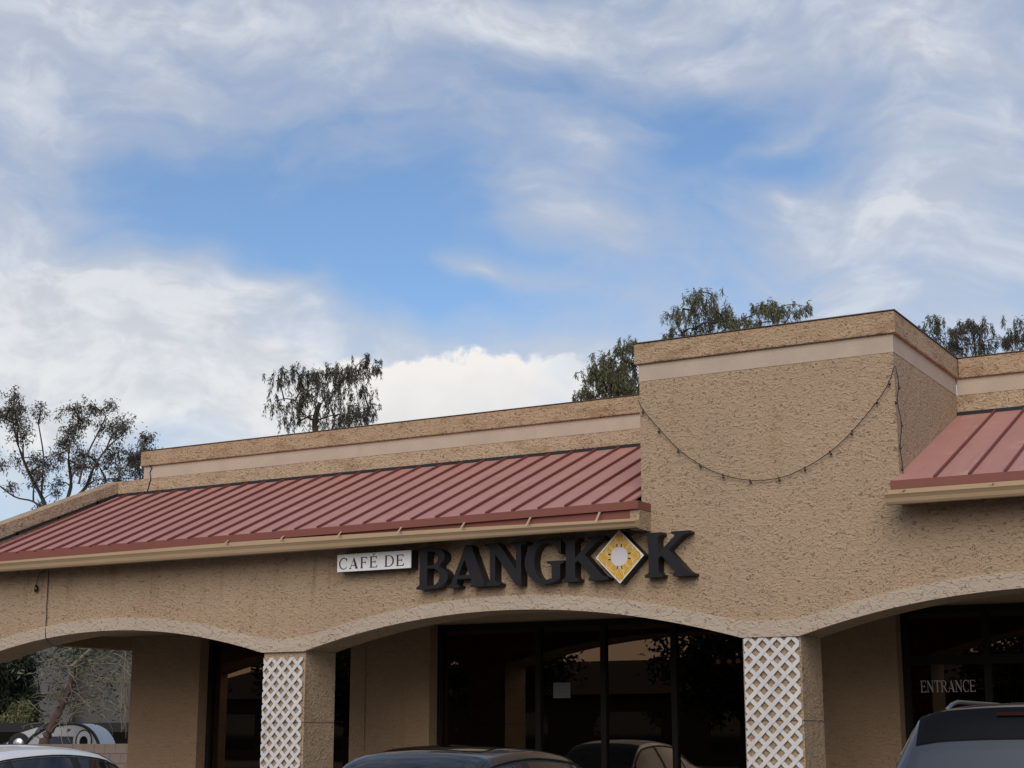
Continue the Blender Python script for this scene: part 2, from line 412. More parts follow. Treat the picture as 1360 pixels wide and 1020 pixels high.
# end joint crack on the parapet
b = MB(); b.tube([(-16.22, YP-.043, H-.225), (-16.20, YP-.002, H-.26), (-16.235, YP-.002, H-.33), (-16.215, YP-.002, H-.42), (-16.27, YP+.001, 5.1)], .010, 5); part(b, 'crack', M_dark)
# raked end parapet on the left gable
zr = lambda y: 4.065 + .411*(y+.03)
rk = [(-.05, 3.62), (2.69, 3.62), (2.69, zr(YP)+.205), (YP+.02, zr(YP)+.205), (-.05, zr(-.05)+.225)]
b = MB(); b.prism([(y, z) for y, z in rk], -17.15, -16.86, 'x'); part(b, 'raked_parapet', M_rough)
# body of the building behind the porch
b = MB(); b.box(-16.38, XR, 2.72, 16, 3.3, 4.95); part(b, 'main_block', M_wall)
b = MB(); b.box(-16.38, -16.12, 2.72, 16, .1, 3.3); part(b, 'side_wall', M_wall)
b = MB(); b.box(-16.38, XR, 15.8, 16, .1, 3.3); part(b, 'back_wall', M_wall)
b = MB(); b.box(XR-.25, XR, .62, 15.8, .1, 3.86); part(b, 'side_wall', M_wall)

# porch ceiling and the arched opening at its far end
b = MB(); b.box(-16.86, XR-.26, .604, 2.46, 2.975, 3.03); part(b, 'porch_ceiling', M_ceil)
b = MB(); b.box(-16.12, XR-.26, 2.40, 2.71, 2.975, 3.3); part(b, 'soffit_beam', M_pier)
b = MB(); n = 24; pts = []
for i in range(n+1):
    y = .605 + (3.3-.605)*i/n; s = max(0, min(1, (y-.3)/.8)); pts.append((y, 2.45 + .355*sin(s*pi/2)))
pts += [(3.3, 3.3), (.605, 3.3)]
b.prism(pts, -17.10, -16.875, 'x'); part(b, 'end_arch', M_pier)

# ---------------------------------------------------------------- standing seam roofs
YE, ZE = -.30, 3.945; SL = .411
def roof(xa, xb, rib0, pitch, name, zsub):
    r = empty(name, (0, 0, 0), 0, bld)
    zt = ZE + SL*(YP-YE)
    xsr = []; x = rib0
    while x < xb-.02:
        if x > xa+.02: xsr.append(x)
        x += pitch
    edges = [xa]+xsr+[xb]
    L = sqrt((YP-YE)**2+(zt-ZE)**2); nz = Vector((0, -(zt-ZE)/L, (YP-YE)/L))
    for i in range(len(edges)-1):
        a, c = edges[i]+.002, edges[i+1]-.002
        tb = MB(); dz = random.uniform(-.0025, .0025)
        prof = [(YE, ZE), (YP, zt)]
        p0 = [(a, YE, ZE+dz), (c, YE, ZE-dz), (c, YP, zt-dz), (a, YP, zt+dz)]
        p1 = [(q[0], q[1]-nz.y*.02, q[2]-nz.z*.02) for q in p0]
        tb.v = p0+p1
        tb.f = [(0, 1, 2, 3), (7, 6, 5, 4), (0, 4, 5, 1), (1, 5, 6, 2), (2, 6, 7, 3), (3, 7, 4, 0)]; tb.mi = [0]*6
        part(tb, 'roof_panel', M_red, r)
    for x in xsr:
        tb = MB(); hw = .009; hh = .031
        ys, ye = YE-.012, YP-.03
        zs_, ze_ = ZE+SL*(ys-YE), ZE+SL*(ye-YE)
        q = []
        for (yy, z_) in ((ys, zs_), (ye, ze_)):
            for dx, dh in ((-hw, -.004), (-hw, hh*.75), (-hw*.6, hh), (hw*.6, hh), (hw, hh*.75), (hw, -.004)):
                q.append((x+dx, yy+nz.y*dh, z_+nz.z*dh))
        tb.v = q; tb.f = [(5, 4, 3, 2, 1, 0), (6, 7, 8, 9, 10, 11)]+[(k, k+1, k+7, k+6) for k in range(5)]; tb.mi = [0]*7
        part(tb, 'standing_seam', M_redseam, r)
    # edge trim, sub-fascia, flashing at the wall
    tb = MB(); tb.box(xa-.005, xb+.005, YE-.022, YE+.015, ZE-.080, ZE+.004); part(tb, 'edge_trim', M_redfas, r)
    tb = MB(); tb.box(xa, xb, YE+.016, YE+.05, zsub, ZE-.02); part(tb, 'sub_fascia', M_redfas, r)
    tb = MB(); tb.box(xa, xb, YE+.05, 0.0, zsub, zsub+.03); part(tb, 'eave_soffit', M_gut, r)
    tb = MB(); tb.box(xa, xb, YP-.035, YP+.02, zt-.025, zt+.028); part(tb, 'top_flashing', M_dark, r)
    return r
ROOF_L = roof(-16.86, X0-.002, -16.63, .3255, 'metal_roof', 3.70)
ROOF_R = roof(X1+.002, XR-.3, -3.905, .3255, 'metal_roof', 3.755)
# eave ends that run past the tower corners
b = MB(); b.box(X0, -6.985, YE-.020, -.004, ZE-.078, ZE+.008); part(b, 'eave_end_cap', M_redfas, ROOF_L)
b = MB(); b.box(X0-.004, -6.99, YE+.018, -.004, 3.66, ZE-.079); part(b, 'eave_return', M_wall, ROOF_L)
b = MB(); b.prism([(-.05, 3.95), (2.4, 4.955), (2.4, 5.02), (-.05, 4.02)], X1+.005, X1+.05, 'x'); part(b, 'side_flashing', M_redfas, ROOF_R)
# gable verge trim along the raked parapet
b = MB()
for i, (y0, y1) in enumerate(((-.25, .5), (.46, 1.25), (1.21, 2.0), (1.96, 2.4))):
    b.prism([(y0, zr(y0)-.005), (y1, zr(y1)-.005), (y1, zr(y1)+.035), (y0, zr(y0)+.035+.008*(i % 2))], -16.858, -16.835, 'x')
part(b, 'verge_flashing', M_dark, ROOF_L)

# the old eave sags a little towards its left end
for ch in ROOF_L.children:
    if ch.name.startswith(('verge', 'sub_', 'eave_soffit')): continue
    for v in ch.data.vertices:
        k = max(0, min(1, (-7.1-(v.co.x-7))/9.8)); t = max(0, min(1, (YP-v.co.y)/(YP-YE)))
        v.co.z -= .062*k*t*t
# gutters (ogee profile)
def gutter(xa, xb, zf, label_end=True):
    """zf(x) = height of the front lip"""
    prof = [(-.295, .055), (-.318, .055), (-.318, -.098), (-.385, -.100), (-.400, -.080), (-.412, -.045), (-.428, -.022), (-.438, -.010), (-.438, .0), (-.425, .002), (-.420, -.012), (-.402, -.03), (-.392, -.075), (-.378, -.088), (-.322, -.088)]
    b = MB(); N = 24; n = len(prof)
    for i in range(N+1):
        x = xa+(xb-xa)*i/N
        k = (zf(x)-3.664)/.1 if xa < -10 else 1.0
        for y, z in prof: b.v.append((x, y, z*k+zf(x)))
    for i in range(N):
        for k in range(n-1):
            a = i*n+k; b.f.append((a, a+1, a+n+1, a+n)); b.mi.append(0)
    g = part(b, 'gutter', M_gut)
    for xe, dx in ((xa, -.004), (xb, .004)):
        e = MB(); z = zf(xe); k = (z-3.664)/.1 if xa < -10 else 1.0
        e.prism([(-.318, z+.02), (-.318, z-.098*k), (-.385, z-.100*k), (-.400, z-.080*k), (-.412, z-.045*k), (-.428, z-.022*k), (-.438, z-.010*k), (-.438, z+.003)], xe, xe+dx, 'x'); part(e, 'end_cap', M_gut, g)
    x = xb-.45
    while x > max(xa, -12.5):
        e = MB(); z = zf(x)
        e.poly([(x-.012, -.432, z+.001), (x+.012, -.432, z+.001), (x+.012, -.326, 3.857), (x-.012, -.326, 3.857)])
        e.poly([(x-.012, -.432, z+.004), (x+.012, -.432, z+.004), (x+.012, -.326, 3.860), (x-.012, -.326, 3.860)])
        part(e, 'hanger_strap', M_gut, g); x -= .83
    return g
gutter(-16.86, -6.975, lambda x: 3.785-.018*max(0, min(1, (-9-x)/7.8))-.055*max(0, min(1, (x+13)/6.0))**1.2)
gutter(-4.355, XR-.3, lambda x: 3.812-.002*(x+4))

# ---------------------------------------------------------------- storefront
YG = 2.62
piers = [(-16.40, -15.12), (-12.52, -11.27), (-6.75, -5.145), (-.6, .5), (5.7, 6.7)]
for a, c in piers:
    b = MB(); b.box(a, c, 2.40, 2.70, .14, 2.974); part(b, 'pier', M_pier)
b = MB(); b.box(-12.30, -12.27, 2.385, 2.399, 1.38, 2.86); o = part(b, 'conduit', M_pier)
bays = [(-15.12, -12.52, [-13.82], []), (-11.27, -6.75, [-9.78, -8.868, -7.923], []), (-5.145, -.6, [-4.22, -3.3, -2.0], [2.385]), (.5, 5.7, [1.8, 3.1, 4.4], [])]
for bi, (a, c, mull, trans) in enumerate(bays):
    sf = empty('storefront_window', (0, 0, 0), 0, bld)
    fb = MB()
    fb.box(a, c, YG-.03, YG+.06, .14, .22); part(fb, 'sill_rail', M_frame, sf)
    fb = MB(); fb.box(a, c, YG-.03, YG+.06, 2.89, 2.974); part(fb, 'head_rail', M_frame, sf)
    for x in [a+.03]+mull+[c-.03]:
        fb = MB(); fb.box(x-.035, x+.035, YG-.035, YG+.065, .22, 2.89); part(fb, 'mullion', M_frame, sf)
    ed = [a+.065]+[q for x in mull for q in (x-.035, x+.035)]+[c-.065]
    for k in range(0, len(ed), 2):
        gb = MB(); gb.box(ed[k], ed[k+1], YG+.010, YG+.016, .22, 2.89); part(gb, 'pane', M_glass, sf)
        for t in trans:
            fb = MB(); fb.box(ed[k], ed[k+1], YG-.03, YG+.06, t-.05, t+.05); part(fb, 'transom', M_frame, sf)
    if bi == 2: ENTR = sf
# interior
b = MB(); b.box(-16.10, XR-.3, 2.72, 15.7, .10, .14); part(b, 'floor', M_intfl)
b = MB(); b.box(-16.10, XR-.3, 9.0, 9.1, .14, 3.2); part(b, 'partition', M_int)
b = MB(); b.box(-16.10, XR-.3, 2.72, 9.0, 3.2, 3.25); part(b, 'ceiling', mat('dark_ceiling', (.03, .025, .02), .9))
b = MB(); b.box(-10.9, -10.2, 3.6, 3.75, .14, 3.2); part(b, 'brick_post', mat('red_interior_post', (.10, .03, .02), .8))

# ------------------------------------------------------------------ lettering built as outlines
def glyph_mesh(loops, depth, bevel=0.0):
    cu = bpy.data.curves.new('glyph', 'CURVE'); cu.dimensions = '2D'; cu.fill_mode = 'BOTH'; cu.extrude = depth/2
    cu.bevel_depth = bevel; cu.bevel_resolution = 1; cu.offset = -bevel
    for lp in loops:
        sp = cu.splines.new('POLY'); sp.points.add(len(lp)-1); sp.use_cyclic_u = True
        for p, (x, y) in zip(sp.points, lp): p.co = (x, y, 0, 1)
    o = bpy.data.objects.new('glyph', cu); C.objects.link(o)
    dg = bpy.context.evaluated_depsgraph_get(); dg.update()
    me = bpy.data.meshes.new_from_object(o.evaluated_get(dg)); bpy.data.objects.remove(o)
    me.transform(Matrix.Rotation(pi/2, 4, 'X'))
    me.materials.clear()
    return me
def arc(cx, cy, rx, ry, a0, a1, n=14):
    return [(cx+rx*cos(radians(a0+(a1-a0)*i/n)), cy+ry*sin(radians(a0+(a1-a0)*i/n))) for i in range(n+1)]
def serif_stem(x0, x1, s=.09, h=.055):
    """stem with top and bottom slab serifs, clockwise loop"""
    return [(x0-s, 0), (x1+s, 0), (x1+s, h), (x1+.02, h+.035), (x1, h+.08), (x1, 1-h-.08), (x1+.02, 1-h-.035), (x1+s, 1-h), (x1+s, 1), (x0-s, 1), (x0-s, 1-h), (x0-.02, 1-h-.035), (x0, 1-h-.08), (x0, h+.08), (x0-.02, h+.035), (x0-s, h)]
def G_B(w, st=.22, th=.085):
    # outline
    r = w
    o = [(0, 0), (w*.52, 0)] + arc(w*.50, .275, w*.50, .275, -90, 62, 14) + arc(w*.46, .765, w*.44, .235, -48, 90, 12) + [(0, 1), (0, .945), (.06, .92), (.09, .88), (.09, .12), (.06, .08), (0, .055)]
    h1 = [(.09+st, .565), (w*.46, .565)] + arc(w*.46, .735, w*.44-st*.92, .17, -80, 90, 10)[0:] + [(.09+st, .915)]
    h2 = [(.09+st, .075), (w*.48, .075)] + arc(w*.48, .285, w*.50-st, .21, -85, 90, 10) + [(.09+st, .495)]
    return [o, h1, h2]
def G_A(w, th=.10, st=.24):
    hc = .50*w
    o = [(0, 0), (w*.30, 0), (w*.30, .055), (w*.235, .075), (w*.255, .20), (w*.60, .20), (w*.655, .08), (w*.585, .055), (w*.585, 0), (w, 0), (w, .055), (w*.945, .09), (w*.60, 1.0), (w*.46, 1.0), (w*.10, .10), (w*.06, .065), (0, .055)]
    h1 = [(w*.285, .285), (w*.57, .285), (w*.435, .66)]
    return [o, h1]
def G_N(w, st=.13):
    o = [(0, 0), (w*.36, 0), (w*.36, .055), (w*.285, .085), (w*.25, .13), (w*.25, .74), (w*.74, -.02), (w*.86, -.02), (w*.86, .90), (w*.89, .93), (w, .945), (w, 1), (w*.62, 1), (w*.62, .945), (w*.70, .92), (w*.74, .88), (w*.74, .36), (w*.32, 1), (0, 1), (0, .945), (w*.08, .92), (w*.125, .86), (w*.125, .13), (w*.09, .085), (0, .055)]
    return [o]
def G_G(w):
    o = arc(w*.50, .5, w*.50, .52, 52, 300, 30)
    o = [(w*.84, 1.0), (w*.79, .955)] + [(w*.66, 1.005)] + arc(w*.48, .5, w*.48, .52, 82, 280, 28) + [(w*.70, .015), (w*.86, .085), (w*.86, .40), (w*.885, .43), (w*.95, .445), (w*.95, .5), (w*.54, .5), (w*.54, .445), (w*.62, .43), (w*.655, .39), (w*.655, .10)] + arc(w*.50, .5, w*.265, .44, 292, 72, 26) + [(w*.72, .88), (w*.80, .76), (w*.83, .66), (w*.88, .66), (w*.88, 1.0)]
    return [o]
def G_K(w):
    o = [(0, 0), (w*.36, 0), (w*.36, .055), (w*.305, .08), (w*.285, .13), (w*.285, .42), (w*.35, .475), (w*.62, .115), (w*.615, .075), (w*.575, .055), (w*.575, 0), (w, 0), (w, .055), (w*.93, .075), (w*.87, .12), (w*.50, .60), (w*.77, .88), (w*.83, .92), (w*.93, .945), (w*.93, 1), (w*.56, 1), (w*.56, .945), (w*.62, .925), (w*.62, .89), (w*.285, .535), (w*.285, .87), (w*.305, .92), (w*.36, .945), (w*.36, 1), (0, 1), (0, .945), (w*.055, .92), (w*.08, .87), (w*.08, .13), (w*.055, .08), (0, .055)]
    return [o]
def scale_loops(ls, s, ox=0, oy=0): return [[(x*s+ox, y*s+oy) for x, y in l] for l in ls]
LH = .462; ZB = 3.168
for ch, fn, xa, xb, lab in (('B', G_B, -9.827, -9.409, 'large charcoal letter B, first of the big wall sign letters'),
                       ('A', G_A, -9.415, -8.912, 'large charcoal letter A on the stucco wall above the arch'),
                       ('N', G_N, -8.935, -8.400, 'large charcoal letter N between the letters A and G'),
                       ('G', G_G, -8.432, -7.925, 'large charcoal letter G between the letters N and K'),
                       ('K', G_K, -7.972, -7.428, 'large charcoal letter K just left of the gold diamond'),
                       ('K', G_K, -7.003, -6.455, 'large charcoal letter K just right of the gold diamond')):
    wd = (xb-xa)/LH
    lp = scale_loops(fn(wd), LH)
    root = empty('sign_letter', (xa, -.14, ZB)); tag(root, lab, 'sign letter', 'big letters of the wall sign')
    me = glyph_mesh(lp, .006, .0); f_ = obj('letter_face', me, M_face, root, (0, 0, 0))
    me = glyph_mesh(lp, .134); r_ = obj('letter_return', me, M_black, root, (0, .071, 0))
# CAFE DE box sign
sg = empty('box_sign', (-10.913, -.16, 3.413)); tag(sg, 'small white box sign reading CAFÉ DE in black serif letters', 'sign')
SW, SH = 1.022, .202
b = MB(); b.box(0, SW, .012, .150, 0, SH); b.build('sign_box', M_black, sg)
b = MB(); b.box(.0, SW, 0, .0105, 0, SH); bev(b.build('sign_face', M_sign, sg), .003)
def thin_glyph(ch, w):
    t = .07; T = .155; h = .05
    stem = lambda x: [(x-.07, 0), (x+T+.07, 0), (x+T+.07, .03), (x+T, h+.02), (x+T, 1-h-.02), (x+T+.07, .97), (x+T+.07, 1), (x-.07, 1), (x-.07, .97), (x, 1-h-.02), (x, h+.02), (x-.07, .03)]
    if ch == 'C': return [[(w*.96, .98), (w*.93, .98)] + [(w*.90, .93), (w*.72, 1.0)] + arc(w*.54, .5, w*.54, .52, 82, 285, 26) + [(w*.86, .06), (w*.99, .20), (w*.96, .23), (w*.82, .11), (w*.70, .055)] + arc(w*.58, .5, w*.44, .45, 282, 82, 24) + [(w*.80, .90), (w*.90, .80), (w*.93, .70), (w*.97, .70)]]
    if ch == 'A': return [[(0, 0), (.26, 0), (.26, .03), (.17, .06), (.245, .28), (.245+.36*w, .28), (w*.72, .06), (w*.66, .03), (w*.66, 0), (w, 0), (w, .03), (w*.93, .07), (w*.56, 1.0), (w*.52, 1.0), (.11, .08), (0, .03)], [(.265, .34), (w*.60, .34), (w*.455, .80)]]
    if ch in 'FE':
        x = .08; o = [(0, 0), (x+T+.08, 0), (x+T+.08, .03), (x+T, .07), (x+T, .47), (w*.66, .47), (w*.70, .38), (w*.74, .38), (w*.74, .64), (w*.70, .64), (w*.66, .535), (x+T, .535), (x+T, .94), (w*.80, .94), (w*.88, .80), (w*.93, .80), (w*.92, 1), (0, 1), (0, .97), (x, .93), (x, .07), (0, .03)]
        if ch == 'E': o = [(0, 0), (w*.94, 0), (w, .22), (w*.95, .22), (w*.84, .06), (x+T, .06)]+o[4:]
        return [o]
    if ch == 'D':
        x = .08
        return [[(0, 0), (w*.45, 0)]+arc(w*.45, .5, w*.55, .5, -90, 90, 22)+[(0, 1), (0, .97), (x, .93), (x, .07), (0, .03)], [(x+T, .055), (w*.43, .055)]+arc(w*.43, .5, w*.55-.13, .445, -90, 90, 20)+[(x+T, .945)]]
    if ch == "'": return [[(0, 0), (.07, 0), (.24, .2), (.10, .2)]]
    if ch == 'N': return [[(0, 0), (.30, 0), (.30, .03), (.21, .07), (.18, .12), (.18, .80), (w*.80, -.02), (w*.86, -.02), (w*.86, .9), (w*.90, .95), (w, .97), (w, 1), (w*.68, 1), (w*.68, .97), (w*.77, .95), (w*.80, .9), (w*.80, .26), (.26, 1), (0, 1), (0, .97), (.09, .93), (.12, .88), (.12, .12), (.09, .07), (0, .03)]]
    if ch == 'T': return [[(w*.5-.15, 0), (w*.5+.15, 0), (w*.5+.15, .03), (w*.5+T/2, .07), (w*.5+T/2, .94), (w*.86, .94), (w*.95, .78), (w, .78), (w*.98, 1), (w*.02, 1), (0, .78), (w*.05, .78), (w*.14, .94), (w*.5-T/2, .94), (w*.5-T/2, .07), (w*.5-.15, .03)]]
    if ch == 'R':
        x = .08
        return [[(0, 0), (x+T+.08, 0), (x+T+.08, .03), (x+T, .07), (x+T, .46), (w*.42, .46), (w*.80, 0), (w, 0), (w, .03), (w*.92, .06), (w*.58, .48)]+arc(w*.46, .74, w*.40, .26, -55, 90, 14)+[(0, 1), (0, .97), (x, .93), (x, .07), (0, .03)], [(x+T, .52), (w*.42, .52)]+arc(w*.42, .735, w*.44-.13, .215, -90, 90, 12)+[(x+T, .945)]]
cx = .030; lh = .128; zb = .030
for ch, wd in (('C', .88), ('A', .98), ('F', .78), ('E', .84), (' ', .30), ('D', 1.0), ('E', .84)):
    if ch != ' ':
        lps = scale_loops(thin_glyph(ch, wd), lh)
        o = obj('printed_letter', glyph_mesh(lps, .003), M_signblk, sg, (cx, -.0022, zb))
        if ch == 'E' and cx < .6: obj('printed_accent', glyph_mesh(scale_loops(thin_glyph("'", 1), lh), .003), M_signblk, sg, (cx+.045, -.0022, zb+lh*1.06))
    cx += (wd+.235)*lh

# diamond sign with gold ornament
dm = empty('diamond_sign', (-7.283, -.16, 3.400)); tag(dm, 'white diamond sign with gold floral ornament standing for the letter O', 'sign')
R = .280
dia = lambda r: [(r, 0), (0, r), (-r, 0), (0, -r)]
b = MB(); b.prism(dia(R), .011, .150); b.build('sign_box', M_black, dm)
b = MB(); b.prism(dia(R), 0, .010); b.build('sign_face', M_sign, dm)
b = MB(); b.prism([(x, z) for x, z in dia(R-.017)], -.0022, -.0004); b.build('gold_field', M_gold, dm)
def drop(cxy, ang, ln, wd, n=18):
    pts = []
    for i in range(n):
        t = 2*pi*i/n; x = cos(t); y = sin(t)*(sin(t/2)**1.2)
        pts.append((x*ln, y*wd))
    ca, sa = cos(ang), sin(ang)
    return [(cxy[0]-ca*px_-sa*py_, cxy[1]-sa*px_+ca*py_) for px_, py_ in pts]
for k in range(12):
    a = pi/2*(k//3) + (0, radians(33), radians(57))[k % 3]
    big = k % 3 == 0
    rr = .178 if big else .152
    c2 = (rr*cos(a), rr*sin(a)); ln, wd = (.068, .076) if big else (.052, .060)
    if not big:
        edge = (R-.03)/(abs(cos(a))+abs(sin(a))); c2 = ((edge-.056)*cos(a), (edge-.056)*sin(a))
    b = MB(); b.prism(drop(c2, a, ln*.84, wd*.76), -.0040-.00012*k, -.0024-.00003*k); m_ = b.build('gold_motif', M_gold, dm); b = MB(); pts = drop(c2, a, ln, wd*.92); b.tube([(x, -.0030, z) for x, z in pts+[pts[0]]], .0034, 4); b.build('motif_outline', M_cream, m_)
    b = MB(); pts = drop(c2, a, ln*.62, wd*.52)
    b.tube([(x, -.0044, z) for x, z in pts+[pts[0]]], .0016, 4); b.build('motif_line', M_cream, m_)
    for s in (-1, 1):
        a2 = a+s*radians(15); b = MB(); r2 = .118
        b.prism(drop((r2*cos(a2), r2*sin(a2)), a2, .022, .026, 12), -.0034, -.0024); b.build('gold_leaf', M_gold, dm)
b = MB(); pts = []
for i in range(72):
    t = 2*pi*i/72; r = .094+.006*abs(cos(6*t)); pts.append((r*cos(t), r*sin(t)*1.02))
b.prism(pts, -.0056, -.0042); b.build('center_disc', mat('pale_grey_disc', (.62, .60, .62), .5), dm)

# ENTRANCE lettering on the door glass
cx = -4.965; 
for ch, wd in (('E', .86), ('N', 1.05), ('T', .9), ('R', .95), ('A', 1.0), ('N', 1.05), ('C', .92), ('E', .86)):
    lh2 = .128
    o = obj('printed_letter', glyph_mesh([[(x*.58, y) for x, y in l] for l in scale_loops(thin_glyph(ch, wd), lh2)], .002), mat('grey_vinyl_letter', (.36, .335, .32), .6), ENTR, (cx+7-.0, YG+.008, 2.035))
    o.location.x = cx+7
    cx += (wd+.075)*lh2*.58

# ------------------------------------------------------------------ lattice panels on the columns
def lattice(xa, xb, z0, z1, label):
    root = empty('lattice_panel', (xa, -.012, z0)); tag(root, label, 'lattice', 'white lattices on the porch columns')
    W, Ht = xb-xa, z1-z0; p = .1505; sw = .041
    def clip(poly, f):
        out = []
        for i in range(len(poly)):
            a, b_ = poly[i], poly[(i+1) % len(poly)]; fa, fb = f(a), f(b_)
            if fa >= 0: out.append(a)
            if (fa >= 0) != (fb >= 0):
                t = fa/(fa-fb); out.append((a[0]+(b_[0]-a[0])*t, a[1]+(b_[1]-a[1])*t))
        return out
    hw = sw/2*sqrt(2)
    for s in (1, -1):
        k = -40
        for k in range(-40, 60):
            c0 = k*p + p*.18 if s == 1 else k*p - p*.18 + 4*p
            # line  z = s*x + c0
            poly = [(-1, -s+c0-hw), (3, 3*s+c0-hw), (3, 3*s+c0+hw), (-1, -s+c0+hw)]
            for f in (lambda q: q[0], lambda q: W-q[0], lambda q: q[1], lambda q: Ht-q[1]):
                poly = clip(poly, f)
                if len(poly) < 3: break
            if len(poly) < 3: continue
            b = MB(); b.prism(poly, -.013 if s == 1 else -.007, -.0072 if s == 1 else -.001)
            o = b.build('slat', M_white, root)
    return root
lattice(-12.055, -11.475, .20, 2.465, 'white diamond lattice on the column left of the middle arch')
lattice(-5.985, -5.405, .20, 2.525, 'white diamond lattice on the column right of the middle arch')

# ------------------------------------------------------------------ string light, cables
sl = empty('string_light', (-7.1, -.03, 5.07)); tag(sl, 'drooping string of dark bulbs across the stucco tower face', 'string light')
pts = [(-7.099, 5.075), (-7.039, 4.962), (-6.851, 4.732), (-6.64, 4.502), (-6.406, 4.323), (-6.15, 4.191), (-5.856, 4.113), (-5.548, 4.112), (-5.266, 4.196), (-5.002, 4.334), (-4.768, 4.518), (-4.494, 4.803), (-4.371, 4.979), (-4.310, 5.135)]
def cat(pp, n=6):
    out = []
    for i in range(len(pp)-1):
        p0, p1, p2, p3 = pp[max(i-1, 0)], pp[i], pp[i+1], pp[min(i+2, len(pp)-1)]
        for k in range(n):
            t = k/n
            out.append(tuple(.5*(2*p1[j]+(p2[j]-p0[j])*t+(2*p0[j]-5*p1[j]+4*p2[j]-p3[j])*t*t+(3*p1[j]-p0[j]-3*p2[j]+p3[j])*t**3) for j in range(len(p1))))
    return out+[pp[-1]]
b = MB(); b.tube([(x+7.1, 0, z-5.07) for x, z in cat(pts)], .0042, 6); b.build('wire', M_wire, sl)
down = [(-4.30, 5.13), (-4.275, 4.93), (-4.30, 4.78), (-4.27, 4.55), (-4.295, 4.33), (-4.28, 4.12), (-4.285, 4.02)]
b = MB(); b.tube([(x+7.1, .0-.005*(i % 2), z-5.07) for i, (x, z) in enumerate(cat(down, 3))], .0045, 6); b.build('wire', M_wire, sl)
bm_ = MB(); bm_.lathe([(.0, .018), (.011, .018), (.012, -.02), (.016, -.025), (.021, -.05), (.019, -.068), (.010, -.082), (0, -.085)], 10); bulb_me = bm_.mesh('bulb', True); bulb_me.materials.append(M_bulb)
for i, (x, z) in enumerate(pts[1:-1]+down[1:]):
    o = obj('bulb', bulb_me, None, sl, (x+7.1, -.012, z-5.07)); o.scale = (.62, .62, .5); o.rotation_euler = (random.uniform(-.3, .3), random.uniform(-.5, .5), 0)
cb = MB(); cb.tube([(.02, 0, 0), (.012, .01, -.5), (.03, 0, -.64), (.02, .005, -.70), (.05, -.015, -.88), (.10, .05, -.98), (.20, .25, -1.02)], .006, 6)
cb = cb.build('cable', M_wire, None, loc=(-15.68, -.03, 3.69)); tag(cb, 'thin dark cable hanging down the wall below the gutter at left', 'cable')
lp = empty('hanging_lamp', (-15.86, -.04, 3.68)); tag(lp, 'tiny dark lamp hanging on a wire under the gutter', 'lamp')
b = MB(); b.tube(cat([(.16, 0, 0), (.07, 0, -.02), (.02, 0, -.09), (.0, 0, -.19)]), .005, 5); b.build('wire', M_wire, lp)
b = MB(); b.lathe([(0, -.18), (.012, -.18), (.026, -.22), (.028, -.25), (.012, -.275), (0, -.28)], 10); b.build('bulb', M_bulb, lp, True)
# notice on the window and a lit pendant inside
nt = empty('window_notice', (-9.58, YG+.004, 2.02)); tag(nt, 'small white notice with round logo taped inside the middle window', 'notice')
b = MB(); b.box(0, .24, 0, .003, 0, .19); b.build('paper', mat('dim_paper', (.10, .105, .105), .7), nt)
b = MB(); pp = arc(.12, .10, .05, .05, 0, 360, 24); b.tube([(x, -.002, z) for x, z in pp], .005, 4); b.tube([(.085, -.002, .10), (.155, -.002, .10)], .005, 4); b.build('printed_ring', mat('grey_blue_print', (.12, .16, .2), .6), nt)
pl = at(966, 879, 22.8)
pd = empty('pendant_lamp', pl); tag(pd, 'lit amber pendant lamp glowing inside behind the middle window', 'lamp')
b = MB(); b.tube([(0, 0, 3.2-pl.z), (0, 0, .10)], .008, 6); b.build('rod', M_frame, pd)
for dx in (-.14, .03, .16):
    b = MB(); b.lathe([(.012, .04), (.028, .03), (.036, .0), (.026, -.02), (0, -.026)], 12, (dx, 0, 0)); b.build('glass_shade', mat('amber_glow', (.5, .25, .08), .5, 0, .5, (1, .50, .16), 1.1), pd, True)
b = MB(); b.tube([(-.18, 0, .085), (.18, 0, .085)], .01, 6); b.build('bar', M_frame, pd)

# ------------------------------------------------------------------ cars
def interp(st, y):
    """monotone cubic through the stations (first item of each = y, falling)"""
    n = len(st)
    if y >= st[0][0]: return st[0][1:]
    if y <= st[-1][0]: return st[-1][1:]
    for i in range(n-1):
        if st[i][0] >= y >= st[i+1][0]: break
    out = []
    for k in range(1, len(st[0])):
        def slope(j):
            if j <= 0 or j >= n-1: return 0.0
            a = (st[j][k]-st[j-1][k])/(st[j][0]-st[j-1][0]); b_ = (st[j+1][k]-st[j][k])/(st[j+1][0]-st[j][0])
            return 0.0 if a*b_ <= 0 else 2*a*b_/(a+b_)
        h = st[i+1][0]-st[i][0]; t = (y-st[i][0])/h
        m0, m1 = slope(i)*h, slope(i+1)*h; p0, p1 = st[i][k], st[i+1][k]
        out.append((2*t**3-3*t*t+1)*p0+(t**3-2*t*t+t)*m0+(-2*t**3+3*t*t)*p1+(t**3-t*t)*m1)
    return out
